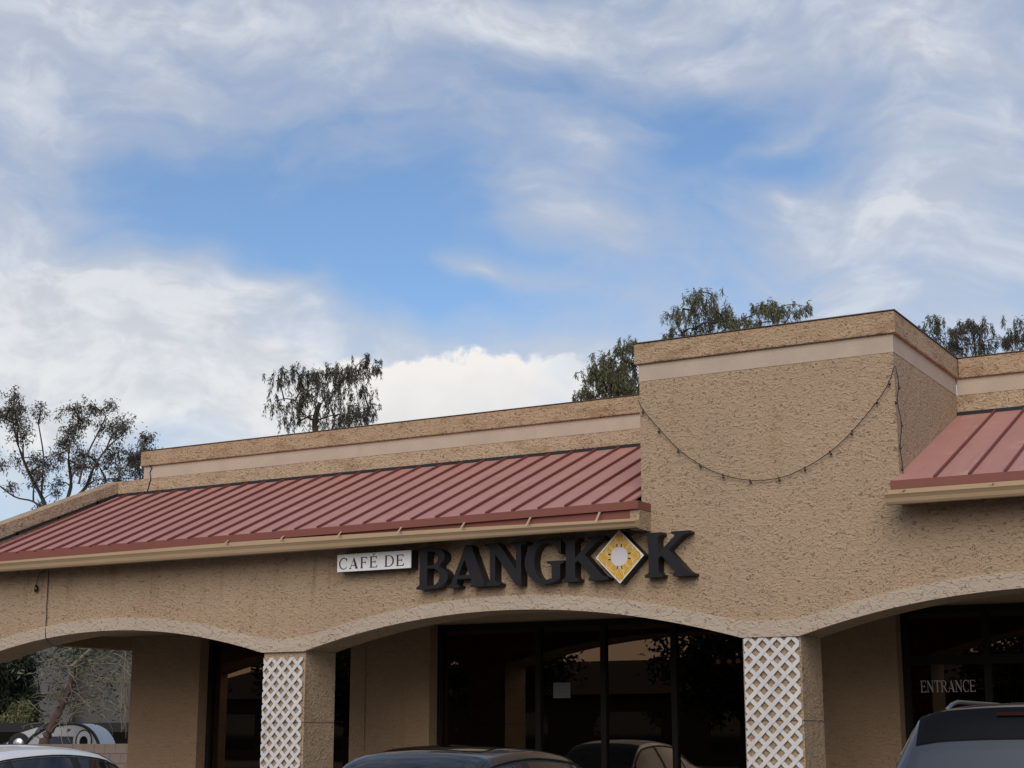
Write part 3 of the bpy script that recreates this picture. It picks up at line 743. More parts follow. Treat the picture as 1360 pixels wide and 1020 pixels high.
def section(st, y, c):
    w_, zs_, zb, zr_, wr = interp(st, y)
    hgt = zr_-zb
    P = [(w_*.86, zs_), (w_*.965, zs_+.08), (w_, zs_+.45*(zb-zs_)), (w_*.99, zb-.07), (w_*.955, zb), (wr+(w_*.955-wr)*.10, zb+hgt*.80), (wr*.86, zb+hgt*.945), (wr*.45, zb+hgt*.99), (0, zr_)]
    i = min(int(c), 7); t = c-i
    if i in (4,):          # side glass: nearly flat
        a, b_ = P[4], P[5]; bow = .018*sin(pi*t)
        return (a[0]+(b_[0]-a[0])*t+bow, a[1]+(b_[1]-a[1])*t)
    p0, p1, p2, p3 = P[max(i-1, 0)], P[i], P[i+1], P[i+2] if i < 7 else (-P[7][0], P[7][1])
    return tuple(.5*(2*p1[j]+(p2[j]-p0[j])*t+(2*p0[j]-5*p1[j]+4*p2[j]-p3[j])*t*t+(3*p1[j]-p0[j]-3*p2[j]+p3[j])*t**3) for j in (0, 1))
def surf(st, y, c, off=0.0):
    """c 0..8 right side, 8..16 left side mirrored"""
    def raw(y, c):
        x, z = section(st, y, c if c <= 8 else 16-c); return Vector((x if c <= 8 else -x, y, z))
    p = raw(y, c)
    if off:
        e = .02
        n = (raw(y, min(c+e, 16))-raw(y, max(c-e, 0))).cross(raw(y+e, c)-raw(y-e, c))
        if n.length > 1e-9: p = p - n.normalized()*off if n.normalized().dot(Vector((p.x, 0, p.z-.8))) < 0 else p + n.normalized()*off
    return p
def patch(st, fy, fc, na, nb, off, thick=0.0):
    """grid over (a,b) in unit square -> surface point"""
    b_ = MB()
    for i in range(na+1):
        for j in range(nb+1):
            a, q = i/na, j/nb; b_.v.append(tuple(surf(st, fy(a, q), fc(a, q), off)))
    for i in range(na):
        for j in range(nb):
            k = i*(nb+1)+j; b_.f.append((k, k+1, k+nb+2, k+nb+1)); b_.mi.append(0)
    return b_
def car_paint(name, col, rough=.25, metal=.3):
    mt = mat(name, col, rough, metal, .5); bs = mt.node_tree.nodes['Principled BSDF']
    bs.inputs['Coat Weight'].default_value = .8; bs.inputs['Coat Roughness'].default_value = .04; return mt
M_cglass = mat('car_glass', (.008, .010, .012), .03, 0, .8)
M_tyre = mat('tyre_rubber', (.015, .015, .016), .85); M_rim = mat('alloy_rim', (.45, .45, .47), .3, .9)
M_lampr = mat('red_lens', (.07, .006, .006), .2); M_lampw = mat('clear_lens', (.6, .62, .65), .1); M_trimk = mat('black_plastic', (.012, .012, .013), .6)
M_chrome = mat('chrome_trim', (.6, .6, .62), .12, 1.0)
def make_car(label, loc, heading, st, paint, win, wheels=(1.38, -1.35), wr=.33, suv=False, roofdark=False, cat='car'):
    root = empty('parked_car', loc, heading); tag(root, label, cat, 'cars parked at the storefront')
    ys = []; y0, y1 = st[0][0], st[-1][0]; n = 72
    ys = [y0+(y1-y0)*i/n for i in range(n+1)]
    NB = 64; b_ = MB()
    for y in ys:
        for j in range(NB+1): b_.v.append(tuple(surf(st, y, 16*j/NB)))
    for i in range(n):
        for j in range(NB):
            k = i*(NB+1)+j; b_.f.append((k, k+1, k+NB+2, k+NB+1)); b_.mi.append(0)
        k = i*(NB+1); b_.f.append((k, k+NB+1, k+2*NB+1, k+NB)); b_.mi.append(0)
    b_.f.append(tuple(range(NB+1))); b_.f.append(tuple(n*(NB+1)+j for j in range(NB, -1, -1))); b_.mi += [0, 0]
    body = b_.build('body', paint, root, True); smooth_angle(body, 50)
    ws, rs = win['ws'], win['rs']
    patch(st, lambda a, q: ws[0]+(ws[1]-ws[0])*a, lambda a, q: 5.35+(16-10.7)*q, 10, 20, .004).build('windshield', M_cglass, root, True)
    patch(st, lambda a, q: rs[0]+(rs[1]-rs[0])*a, lambda a, q: 5.45+(16-10.9)*q, 10, 20, .004).build('rear_window', win.get('rmat', M_cglass), root, True)
    for side in (0, 1):
        f = (lambda a, q: 4.10+.92*q) if side == 0 else (lambda a, q: 16-(4.10+.92*q))
        patch(st, lambda a, q: win['side'][0][0]-.02+(win['side'][-1][1]+.04-win['side'][0][0])*a, f, 24, 5, .002).build('pillar_trim', M_trimk, root, True)
    for (ya, yb) in win['side']:
        for side in (0, 1):
            f = (lambda a, q: 4.14+.84*q) if side == 0 else (lambda a, q: 16-(4.14+.84*q))
            sw_ = patch(st, lambda a, q: ya+(yb-ya)*a, f, 10, 6, .004).build('side_window', M_cglass, root, True)
    for side in (1, -1):
        # waist chrome / window surround line
        tb = MB(); tb.tube([tuple(surf(st, win['side'][0][0]+(win['side'][-1][1]-win['side'][0][0])*i/16, 4.06 if side == 1 else 11.94, .004)) for i in range(17)], .009, 5); tb.build('window_trim', M_trimk, root)
        tb = MB(); tb.tube([tuple(surf(st, win['side'][0][0]+.1+(win['side'][-1][1]-.2-win['side'][0][0])*i/16, 5.06 if side == 1 else 10.94, .004)) for i in range(17)], .008, 5); tb.build('window_trim', M_trimk, root)
        for yy in win['door']:
            tb = MB(); tb.tube([tuple(surf(st, yy, c if side == 1 else 16-c, .001)) for c in (.8, 1.5, 2.2, 3.0, 3.6, 4.0)], .005, 4); tb.build('door_gap', M_trimk, root)
        for yy in win['handle']:
            p = surf(st, yy, 3.35 if side == 1 else 12.65, .0)
            tb = MB(); tb.box(p.x-.012, p.x+.03*side+(.0), yy-.09, yy+.09, p.z-.014, p.z+.014) if side == 1 else tb.box(p.x-.03, p.x+.012, yy-.09, yy+.09, p.z-.014, p.z+.014)
            bev(tb.build('door_handle', paint, root), .006)
        p = surf(st, win['mirror'], 4.1 if side == 1 else 11.9, 0)
        tb = MB(); tb.lathe([(0, -.06), (.07, -.055), (.092, -.01), (.085, .05), (.05, .075), (0, .08)], 14, (0, 0, 0), 'y')
        tb.v = [(v[0]*1.15, v[1], v[2]*.72) for v in tb.v]
        mo = tb.build('mirror', paint, root, True, (p.x+.10*side, p.y, p.z+.05))
        tb = MB(); tb.tube([(-.12*side, 0, -.04), (0, 0, -.01)], .02, 6); tb.build('mirror_arm', M_trimk, mo)
        # lamps
        tb = patch(st, lambda a, q: win['head'][0]+(win['head'][1]-win['head'][0])*a, (lambda a, q: 2.9+1.3*q) if side == 1 else (lambda a, q: 13.1-1.3*q), 6, 5, .006); tb.build('headlight', M_lampw, root, True)
        tb = patch(st, lambda a, q: win['tail'][0]+(win['tail'][1]-win['tail'][0])*a, (lambda a, q: win.get('tc', (2.8, 4.0))[0]+(win.get('tc', (2.8, 4.0))[1]-win.get('tc', (2.8, 4.0))[0])*q) if side == 1 else (lambda a, q: 16-(win.get('tc', (2.8, 4.0))[0]+(win.get('tc', (2.8, 4.0))[1]-win.get('tc', (2.8, 4.0))[0])*q)), 6, 5, .006); tb.build('tail_light', M_lampr, root, True)
        if win.get('rail'):
            ra, rb = win['rail']
            tb = MB(); q = [tuple(surf(st, ra+(rb-ra)*i/14, 6.05 if side == 1 else 9.95, .0)+Vector((0, 0, .035*min(1, min(i, 14-i)/1.5)))) for i in range(15)]
            tb.tube(q, .012, 8); tb.build('roof_rail', win.get('railmat', M_chrome), root, True)
    for yy in wheels:
        for side in (1, -1):
            x = (interp(st, yy)[0]-.11)*side
            we = empty('wheel', (x, yy, wr), 0, root)
            tb = MB(); tb.lathe([(wr*.62, -.10), (wr*.93, -.11), (wr, -.08), (wr, .08), (wr*.93, .11), (wr*.62, .10)], 28, (0, 0, 0), 'x'); tb.build('tyre', M_tyre, we, True)
            tb = MB(); tb.lathe([(wr*.63, .09*side), (wr*.6, .10*side), (wr*.55, .06*side), (wr*.16, .085*side), (0, .09*side)], 24, (0, 0, 0), 'x')
            for k in range(5):
                t = 2*pi*k/5; d = Vector((0, cos(t), sin(t))); e = Vector((0, -sin(t), cos(t)))
                tb.poly([tuple(d*wr*.12+e*.03+Vector((.10*side, 0, 0))), tuple(d*wr*.12-e*.03+Vector((.10*side, 0, 0))), tuple(d*wr*.6-e*.022+Vector((.105*side, 0, 0))), tuple(d*wr*.6+e*.022+Vector((.105*side, 0, 0)))])
            tb.build('rim', M_rim, we)
            # dark wheel arch lip
            tb = MB(); tb.tube([(x+.115*side, yy+cos(pi*i/14)*(wr+.05)*1.0-0, wr+sin(pi*i/14)*(wr+.05)) for i in range(15)], .022, 6)
            tb.v = [(v[0]-x, v[1]-yy, v[2]-wr) for v in tb.v]; tb.build('wheel_arch', M_trimk, we)
    tb = MB(); yf = st[0][0]; tb.box(-.45, .45, yf-.02, yf+.012, .40, .56); tb.build('grille', M_trimk, root)
    tb = MB(); yr = st[-1][0]; tb.box(-.26, .26, yr-.012, yr+.02, .62, .76) if not suv else tb.box(-.26, .26, yr-.012, yr+.02, .60, .62); tb.build('plate_holder', M_trimk, root)
    return root
SEDAN = [(2.37, .70, .32, .58, .61, .55), (2.30, .80, .25, .66, .70, .60), (2.05, .885, .20, .74, .81, .66), (1.45, .92, .19, .84, .92, .70), (.98, .92, .19, .90, .985, .70),
         (.28, .92, .19, .93, 1.425, .60), (-.28, .92, .19, .94, 1.475, .605), (-.85, .92, .19, .955, 1.435, .585), (-1.08, .92, .19, .96, 1.385, .58), (-1.72, .91, .19, .965, 1.065, .62), (-2.08, .885, .22, .95, 1.03, .62), (-2.31, .80, .27, .90, .96, .60), (-2.38, .70, .33, .70, .76, .55)]
win_sedan = dict(ws=(.92, .31), rs=(-1.07, -1.66), side=[(-1.28, -.92), (-.86, -.16), (-.06, .80)], door=[.92, -.11, -.95], handle=[.02, -.80], mirror=.66, head=(2.28, 1.95), tail=(-2.1, -2.33))
SED3 = [tuple([r[0]]+[r[1], r[2], r[3], r[4]+(.032 if r[4] > 1.2 else 0), r[5]]) for r in SEDAN]
black = make_car('black sedan with sunroof parked before the middle arch', (-6.56, -4.75, 0), pi, SED3, car_paint('black_car_paint', (.010, .010, .011)), win_sedan)
patch(SED3, lambda a, q: .16-.62*a, lambda a, q: 6.4+(16-12.8)*q, 6, 12, .003).build('sunroof', M_cglass, black, True)
SED2 = [tuple([r[0]]+[r[1], r[2], r[3], r[4]+(.012 if r[4] > 1.2 else 0), r[5]]) for r in SEDAN]
white = make_car('white sedan at the left edge of the lot', (-11.86, -3.75, 0), 0, SED2, car_paint('white_car_paint', (.72, .73, .73), .3, 0), dict(win_sedan))
SUV = [(2.36, .72, .34, .70, .74, .60), (2.28, .84, .28, .82, .87, .64), (2.0, .92, .24, .96, 1.03, .70), (1.3, .95, .23, 1.05, 1.13, .74), (.98, .95, .23, 1.08, 1.17, .75), (.28, .95, .23, 1.10, 1.69, .66), (-.4, .95, .23, 1.11, 1.77, .665), (-1.4, .95, .23, 1.13, 1.77, .66), (-1.98, .94, .24, 1.13, 1.735, .645), (-2.10, .935, .25, 1.11, 1.525, .66), (-2.22, .93, .26, 1.06, 1.17, .72), (-2.33, .91, .28, .95, 1.03, .74), (-2.39, .84, .34, .62, .68, .66)]
win_suv = dict(ws=(.94, .31), rs=(-1.992, -2.082), side=[(-1.85, -1.28), (-1.18, -.22), (-.12, .82)], door=[.94, -.17, -1.22], handle=[-.02, -1.08], mirror=.7, head=(2.26, 1.9), tail=(-2.02, -2.3), tc=(2.9, 3.95), rail=(.1, -1.7), railmat=mat('silver_rail', (.13, .135, .14), .4, .5),
               rmat=mat('privacy_glass', (.003, .003, .004), .3, 0, .2))
suv = make_car('dark silver sport utility vehicle with roof rails in front of the entrance', (-1.86, -4.30, 0), 0, SUV, car_paint('dark_silver_paint', (.045, .051, .060), .3, .3), win_suv, (1.42, -1.36), .36, True)
patch(SUV, lambda a, q: -1.992-.088*a, lambda a, q: 5.95-.35*a+(16-11.9+.7*a)*q, 5, 20, .006).build('window_shade_band', mat('black_rear_glass', (.003, .003, .004), .35, 0, .15), suv, True)
tb = MB(); tb.box(-.20, .20, -2.046, -2.030, 1.690, 1.708); tb.build('brake_light', mat('unlit_brake_lens', (.03, .004, .004), .4, 0, .2), suv)
tb = MB(); tb.prism([(-1.55, 1.755), (-1.78, 1.755), (-1.775, 1.835), (-1.74, 1.84)], -.018, .018, 'x'); bev(tb.build('antenna_fin', MATS['dark_silver_paint'], suv), .006)

# ------------------------------------------------------------------ trees
def leaf_mat(name, col):
    if name in MATS: return MATS[name]
    mt = mat(name, col, .6, 0, .3); n, b_ = nodes_of(mt)
    g = n.new('ShaderNodeNewGeometry').outputs['Random Per Island']
    n.l.new(n.mix(g, tuple(c*.55 for c in col), tuple(c*1.5 for c in col)), b_.inputs['Base Color']); return mt
L_euc = leaf_mat('eucalyptus_leaf', (.070, .062, .042)); L_pep = leaf_mat('pepper_leaf', (.098, .100, .050)); L_dark = leaf_mat('dark_evergreen_leaf', (.030, .038, .018))
L_pepd = leaf_mat('dark_pepper_leaf', (.058, .054, .036))
L_pal = leaf_mat('grey_green_leaf', (.085, .095, .055))
M_bark = varied('grey_brown_bark', (.085, .062, .048), .3, 6, .9, .01, 25); M_bark2 = varied('red_brown_bark', (.085, .052, .04), .3, 10, .9, .01, 25); M_twig = varied('pale_dry_twig', (.19, .16, .12), .45, 6, .9)
def leaf(b_, p, d, ln, wd, rnd):
    s = d.cross(Vector((rnd.gauss(0, 1), rnd.gauss(0, 1), rnd.gauss(0, 1))))
    if s.length < 1e-4: s = Vector((1, 0, 0))
    s = s.normalized()*wd*.5
    i = len(b_.v); q = p+d*ln
    mid = p+d*ln*.45
    b_.v += [tuple(p), tuple(mid+s), tuple(q), tuple(mid-s)]; b_.f.append((i, i+1, i+2, i+3)); b_.mi.append(0)
def limb(b_, p0, p1, r0, r1, rnd, sag=.06, n=7):
    L_ = (p1-p0).length; pts = []
    o1 = Vector((rnd.gauss(0, 1), rnd.gauss(0, 1), rnd.gauss(0, 1)))*L_*sag
    for i in range(n+1):
        t = i/n; pts.append(p0.lerp(p1, t)+o1*sin(pi*t)+Vector((0, 0, 1))*L_*.10*sin(pi*t))
    b_.tube([tuple(p) for p in pts], r0, 6, r1, cap=False); return pts
def make_tree(name, label, cat_group, d, trunk, clumps, lmat, bark, style, seed, dens=1.0, leafsz=.16, depth=1.0, forks=None):
    """trunk: list of (u,v) sight spots from the base up; clumps (u,v,r) likewise, scattered through depth metres"""
    rnd = random.Random(seed); px_m = d/FPX
    base = at(trunk[0][0], 973, d); base.z = 0
    root = empty(name, base); tag(root, label, 'tree', cat_group)
    side = Vector((-FW.y, FW.x, 0)).normalized(); dep = Vector((FW.x, FW.y, 0)).normalized()
    tb = MB(); tp = [base]+[at(u, v, d) for u, v in trunk[1:]]
    tp = [tp[0], tp[0].lerp(tp[1], .5)+side*.1]+tp[1:]
    tr = .0022*d+.07
    tb.tube([tuple(p-base) for p in cat([tuple(p) for p in tp], 5) for p in [Vector(p)]], tr, 8, tr*.35, cap=False)
    lb = MB()
    top = tp[len(tp)//2:]
    nodes = list(top)
    for fi, fk in enumerate(forks or []):
        q = [at(u, v, d)+dep*rnd.uniform(-.5, .5) for u, v in fk]
        tb.tube([tuple(Vector(p)-base) for p in cat([tuple(p) for p in q], 4)], tr*(.42 if fi < 3 else .2), 6, .018, cap=False); nodes += q[1:]
    for (u, v, r) in sorted(clumps, key=lambda c: -c[1]):
        c = at(u, v, d)+dep*rnd.uniform(-depth, depth); rm = r*px_m
        below = [q for q in nodes if q.z < c.z+rm*.3] or nodes
        src = min(below, key=lambda q: (q-c).length+max(0, q.z-c.z)*2)
        pts = limb(tb, src-base, c-base, max(.012, tr*.26*min(1, r/16)), .009, rnd, .035)
        nodes.append(c); nodes.append(src.lerp(c, .6))
        if style == 'weep':
            ns = int(15*dens*max(.6, r/10))
            for k in range(ns):
                o = Vector((rnd.gauss(0, .95), rnd.gauss(0, .95), rnd.gauss(.05, .6)))*rm
                p = c+o; L_ = rm*rnd.uniform(.8, 2.6); out = (side*rnd.uniform(-1, 1)+dep*rnd.uniform(-1, 1))*.35
                nseg = 9; vel = (out*1.6+Vector((0, 0, rnd.uniform(.2, .9)))); prev = p
                sp = [p]
                for s in range(nseg):
                    vel = vel*.78+Vector((0, 0, -1))*.30+side*rnd.gauss(0, .05); p = p+vel*L_/nseg; sp.append(p.copy())
                    for q in range(3):
                        dd = (vel.normalized()*.6+Vector((rnd.gauss(0, .5), rnd.gauss(0, .5), -.5))).normalized()
                        leaf(lb, p-base+Vector((rnd.gauss(0, .02), rnd.gauss(0, .02), rnd.gauss(0, .04))), dd, leafsz*rnd.uniform(.6, 1.3), leafsz*.17, rnd)
                if k % 2 == 0: tb.tube([tuple(q-base) for q in sp[::2]], .007, 3, .004, cap=False)
        else:
            ns = int(11*dens*max(.5, (r/12)**1.4))
            for k in range(ns):
                o = Vector((rnd.gauss(0, .5), rnd.gauss(0, .5), rnd.gauss(0, .5)))*rm
                p = c+o
                if k % 2 == 0: tb.tube([tuple(c-base), tuple(c.lerp(p, .5)-base+Vector((0, 0, .03))), tuple(p-base)], .010, 3, .005, cap=False)
                for q in range(22):
                    dd = Vector((rnd.gauss(0, .6), rnd.gauss(0, .6), rnd.gauss(-.55, .5))).normalized()
                    leaf(lb, p-base+Vector((rnd.gauss(0, 1), rnd.gauss(0, 1), rnd.gauss(0, 1)))*leafsz*.62, dd, leafsz*rnd.uniform(.6, 1.2), leafsz*.24, rnd)
    tb.build('trunk', bark, root, True, fix=False); lb.build('crown', lmat, root, fix=False)
    return root
G_ = 'trees rising behind the building'
make_tree('eucalyptus_tree', 'open dark eucalyptus with forked limbs left of the roof', G_, 50, [(192, 973), (186, 880), (120, 775), (80, 712), (78, 684)],
          [(12, 545, 18), (22, 530, 12), (28, 555, 16), (50, 543, 12), (18, 575, 12), (40, 575, 12), (30, 600, 9), (50, 612, 17), (45, 630, 13), (58, 640, 11), (5, 600, 8), (8, 625, 8), (100, 545, 13), (118, 540, 10), (92, 560, 12), (110, 560, 14), (95, 578, 14), (86, 592, 14), (105, 600, 18), (90, 612, 12), (120, 610, 16), (108, 622, 13), (133, 545, 8), (152, 540, 8), (157, 555, 10), (140, 570, 12), (158, 572, 13), (150, 590, 9), (148, 602, 13), (172, 576, 9), (165, 600, 7), (80, 640, 8), (115, 640, 7), (130, 632, 7), (60, 676, 7), (30, 652, 5), (88, 662, 7), (8, 560, 12), (-15, 560, 14), (-12, 600, 12), (-30, 580, 14)], L_euc, M_bark, 'open', 1, 1.35, .125, 1.3, [[(72, 694), (52, 660), (36, 628), (27, 592), (16, 556)], [(75, 690), (90, 668), (110, 646), (128, 626), (146, 600), (160, 574)], [(80, 682), (91, 645), (97, 604), (105, 560)], [(52, 660), (60, 632), (52, 600), (46, 560)], [(110, 646), (119, 612), (130, 574), (136, 550)], [(66, 684), (48, 668), (20, 660), (-4, 640)]])
make_tree('eucalyptus_tree', 'small dense dark tree peeking out beside the parapet end', G_, 60, [(190, 973), (190, 760), (188, 680), (186, 640)],
          [(185, 592, 11), (200, 584, 8), (178, 612, 13), (166, 628, 9), (172, 640, 9), (186, 608, 12), (190, 627, 12), (205, 600, 12), (200, 620, 12), (160, 640, 6), (135, 655, 4)], L_euc, M_bark, 'open', 2, 1.9, .16, 1.0)
make_tree('weeping_tree', 'weeping pepper tree standing alone against the white cloud', G_, 48, [(425, 973), (425, 700), (422, 600), (418, 560), (425, 535)],
          [(388, 494, 9), (376, 512, 9), (368, 532, 9), (400, 502, 9), (404, 516, 10), (420, 500, 9), (430, 497, 9), (440, 482, 8), (445, 497, 10), (456, 494, 10), (466, 488, 9), (480, 486, 8), (492, 479, 6), (498, 481, 4), (470, 502, 11), (481, 512, 10), (485, 530, 9), (450, 518, 11), (430, 522, 11), (410, 532, 11), (394, 536, 10), (380, 550, 8), (420, 544, 11), (440, 540, 13), (460, 537, 12), (475, 548, 11), (450, 555, 12), (464, 556, 11), (405, 555, 8), (486, 548, 7)], L_pepd, M_bark, 'weep', 3, 1.05, .14, 1.2)
make_tree('weeping_tree', 'dense green weeping tree just left of the tower', G_, 44, [(815, 973), (815, 700), (815, 600), (815, 540)],
          [(775, 518, 8), (785, 502, 9), (795, 492, 9), (806, 478, 9), (815, 482, 11), (826, 472, 9), (836, 474, 9), (840, 464, 7), (820, 496, 12), (840, 490, 12), (800, 510, 11), (830, 512, 13), (788, 520, 10), (846, 508, 11), (812, 522, 12), (840, 526, 12)], L_pep, M_bark, 'weep', 4, 1.5, .15, 1.2)
make_tree('weeping_tree', 'broad green weeping tree above the left half of the tower', G_, 46, [(940, 973), (940, 700), (940, 560), (940, 470)],
          [(930, 395, 8), (915, 402, 9), (905, 415, 9), (895, 427, 8), (890, 442, 8), (925, 413, 11), (940, 403, 9), (946, 417, 12), (956, 408, 10), (966, 412, 9), (930, 428, 13), (950, 428, 13), (970, 427, 11), (910, 437, 11), (985, 417, 8), (992, 428, 9), (1000, 413, 6), (975, 438, 11), (1020, 404, 7), (1030, 401, 7), (1015, 414, 8), (1040, 407, 7), (1050, 416, 7), (1061, 420, 6), (1025, 421, 9), (1045, 426, 8), (1005, 428, 9)], L_pep, M_bark, 'weep', 5, 1.0, .14, 1.2)
make_tree('weeping_tree', 'sparse wispy tree at the right corner of the tower', G_, 50, [(1225, 973), (1225, 700), (1225, 560), (1228, 470)],
          [(1215, 432, 5), (1232, 427, 5), (1240, 434, 5), (1246, 446, 6), (1250, 428, 4), (1226, 442, 6), (1238, 455, 6)], L_pal, M_bark, 'weep', 6, .9, .15, .8)
make_tree('weeping_tree', 'dark weeping tree rising over the right parapet', G_, 52, [(1290, 973), (1290, 700), (1290, 560), (1290, 480)],
          [(1265, 442, 7), (1275, 434, 8), (1286, 428, 9), (1296, 423, 8), (1302, 433, 10), (1311, 434, 8), (1280, 447, 11), (1300, 452, 11), (1270, 457, 10), (1315, 448, 8), (1290, 465, 11), (1262, 462, 8), (1325, 458, 6), (1335, 457, 6)], L_pepd, M_bark, 'weep', 7, 1.0, .15, 1.0)
make_tree('weeping_tree', 'dark weeping tree cut by the right edge of the picture', G_, 52, [(1372, 973), (1372, 700), (1372, 560), (1372, 480)],
          [(1347, 444, 8), (1357, 434, 9), (1362, 447, 11), (1351, 457, 9), (1372, 432, 10), (1382, 446, 11), (1376, 428, 8), (1395, 440, 11), (1390, 458, 12)], L_pepd, M_bark, 'weep', 8, 1.0, .15, 1.0)

# ------------------------------------------------------------------ the yard beyond the porch end
side = Vector((-FW.y, FW.x, 0)).normalized()
# block wall
p0 = at(-90, 973, 33.0); p1 = at(250, 973, 35.5); p0.z = p1.z = 0
dw = (p1-p0); Lw = dw.length; rzw = atan2(dw.y, dw.x)
bw = empty('block_wall', p0, rzw); tag(bw, 'low tan concrete block wall in front of the silver trailer', 'wall')
bmB = MB(); bmB.box(.004, .236, -.075, .075, .004, .196); blk = bmB.mesh('block'); blk.materials.append(varied('tan_block', (.30, .235, .19), .14, 3, .9, .003, 60))
nb = int(Lw/.24)
for r in range(7):
    for k in range(nb):
        o = obj('block', blk, None, bw, (k*.24+(.12 if r % 2 else 0), random.uniform(-.004, .004), r*.2-.02))
b = MB(); b.box(.0, Lw+.2, -.066, .066, 0, 1.365); b.build('mortar', mat('mortar', (.16, .14, .12), .95), bw)
# teardrop trailer
tp = at(96, 973, 38.0); tp.z = 0
tl = empty('teardrop_trailer', tp, YAW-pi*0.0); tag(tl, 'silver teardrop camping trailer with black trim behind the block wall', 'trailer')
M_sil = varied('silver_skin', (.33, .34, .36), .08, 2, .4, 0, spec=.5, metal=.2); M_silw = mat('white_skin', (.42, .43, .45), .4)
prof = cat([(-1.02, .55), (-.98, .95), (-.80, 1.38), (-.42, 1.68), (.1, 1.80), (.46, 1.74), (.72, 1.52), (.88, 1.1), (.92, .55)], 6)
b = MB(); b.prism(prof, -.75, .75); b.build('body', M_sil, tl)
b = MB(); b.tube([(x, -.76, z) for x, z in prof], .035, 6); b.build('edge_trim', M_trimk, tl)
b = MB(); b.prism([(-.38, 1.18), (.22, 1.18), (.22, 1.52), (-.22, 1.52), (-.38, 1.40)], -.775, -.755); wn = b.build('window_frame', M_trimk, tl)
b = MB(); b.box(-.26, .15, -.785, -.776, 1.24, 1.46); b.build('window_pane', mat('blue_glass', (.05, .06, .10), .1), wn)
b = MB(); b.prism(arc(.47, 1.42, .17, .24, 0, 360, 24)[:-1], -.772, -.755); dr = b.build('door', M_silw, tl)
b = MB(); b.tube([(x, -.775, z) for x, z in arc(.47, 1.42, .17, .24, 0, 360, 24)], .014, 5); b.build('door_seal', M_trimk, dr)
b = MB(); b.prism(arc(.47, 1.40, .09, .13, 0, 360, 20)[:-1], -.786, -.774); b.build('door_window', M_cglass, dr)
b = MB(); b.tube([(x, -.86, z) for x, z in arc(-.08, .5, .42, .42, 0, 180, 16)], .05, 6); b.build('fender', M_silw, tl)
b = MB(); b.lathe([(0, -.95), (.2, -.95), (.31, -.93), (.32, -.80), (.2, -.78)], 20, (-.08, 0, .33), 'y'); b.build('wheel', M_tyre, tl, True)
b = MB(); b.prism([(-1.05, .6), (-1.62, .6), (-1.55, .98), (-1.32, 1.36), (-1.0, 1.60), (-.62, 1.72), (-.80, 1.40), (-.98, .98)], -.55, .55); b.build('front_box', M_silw, tl)
b = MB(); b.lathe([(.13, -.60), (.23, -.61), (.24, -.55), (.13, -.54)], 20, (-1.02, 0, 1.36), 'y'); b.build('spare_tyre', M_tyre, tl, True)
b = MB(); b.lathe([(0, -.585), (.12, -.60), (.14, -.56)], 20, (-1.02, 0, 1.36), 'y'); b.build('spare_rim', M_rim, tl, True)
b = MB(); b.tube([(-1.6, 0, .55), (-2.3, 0, .5)], .05, 6); b.tube([(-1.3, -.55, 1.38), (-1.62, -.56, 1.15), (-1.72, -.56, .8)], .025, 5); b.build('drawbar', M_trimk, tl)
# carport behind it
cp = at(70, 973, 47); cp.z = 0
cpo = empty('carport', cp, YAW); tag(cpo, 'long low carport with a dark flat roof behind the trailer', 'carport')
b = MB(); b.box(-6, 4.5, -2, 2, 1.62, 1.86); b.build('roof', mat('dark_brown_roof', (.012, .011, .011), .8), cpo)
for x in (-5.8, -1.2, 4.2):
    b = MB(); b.box(x-.06, x+.06, -1.9, -1.78, 0, 1.62); b.build('post', M_frame, cpo)
b = MB(); b.box(-6, 4.5, 1.7, 1.9, 0, 1.62); b.build('back_wall', varied('grey_green_wall', (.17, .17, .15), .1, 1, .9), cpo)
# grey building
gp = at(98, 973, 75); gp.z = 0
gb = empty('grey_building', gp, YAW); tag(gb, 'plain grey stucco building behind the twiggy tree', 'building')
b = MB(); b.box(0, 9, 0, 9, 0, 5.6); b.build('wall', varied('grey_stucco', (.085, .083, .077), .08, .6, .9), gb)
b = MB(); b.prism([(-2.15, .0), (-.004, 0), (-.004, 5.4), (-2.15, 5.4)], -.9, 8); b.build('wall', varied('light_grey_stucco', (.10, .10, .096), .08, .6, .9), gb)
b = MB(); b.box(-2.25, 9.1, -1.0, 9.1, 5.61, 5.75); b.build('roof', M_trimk, gb)
b = MB(); b.box(3.2, 4.4, -.03, .02, 2.4, 3.6); b.build('window', M_cglass, gb)
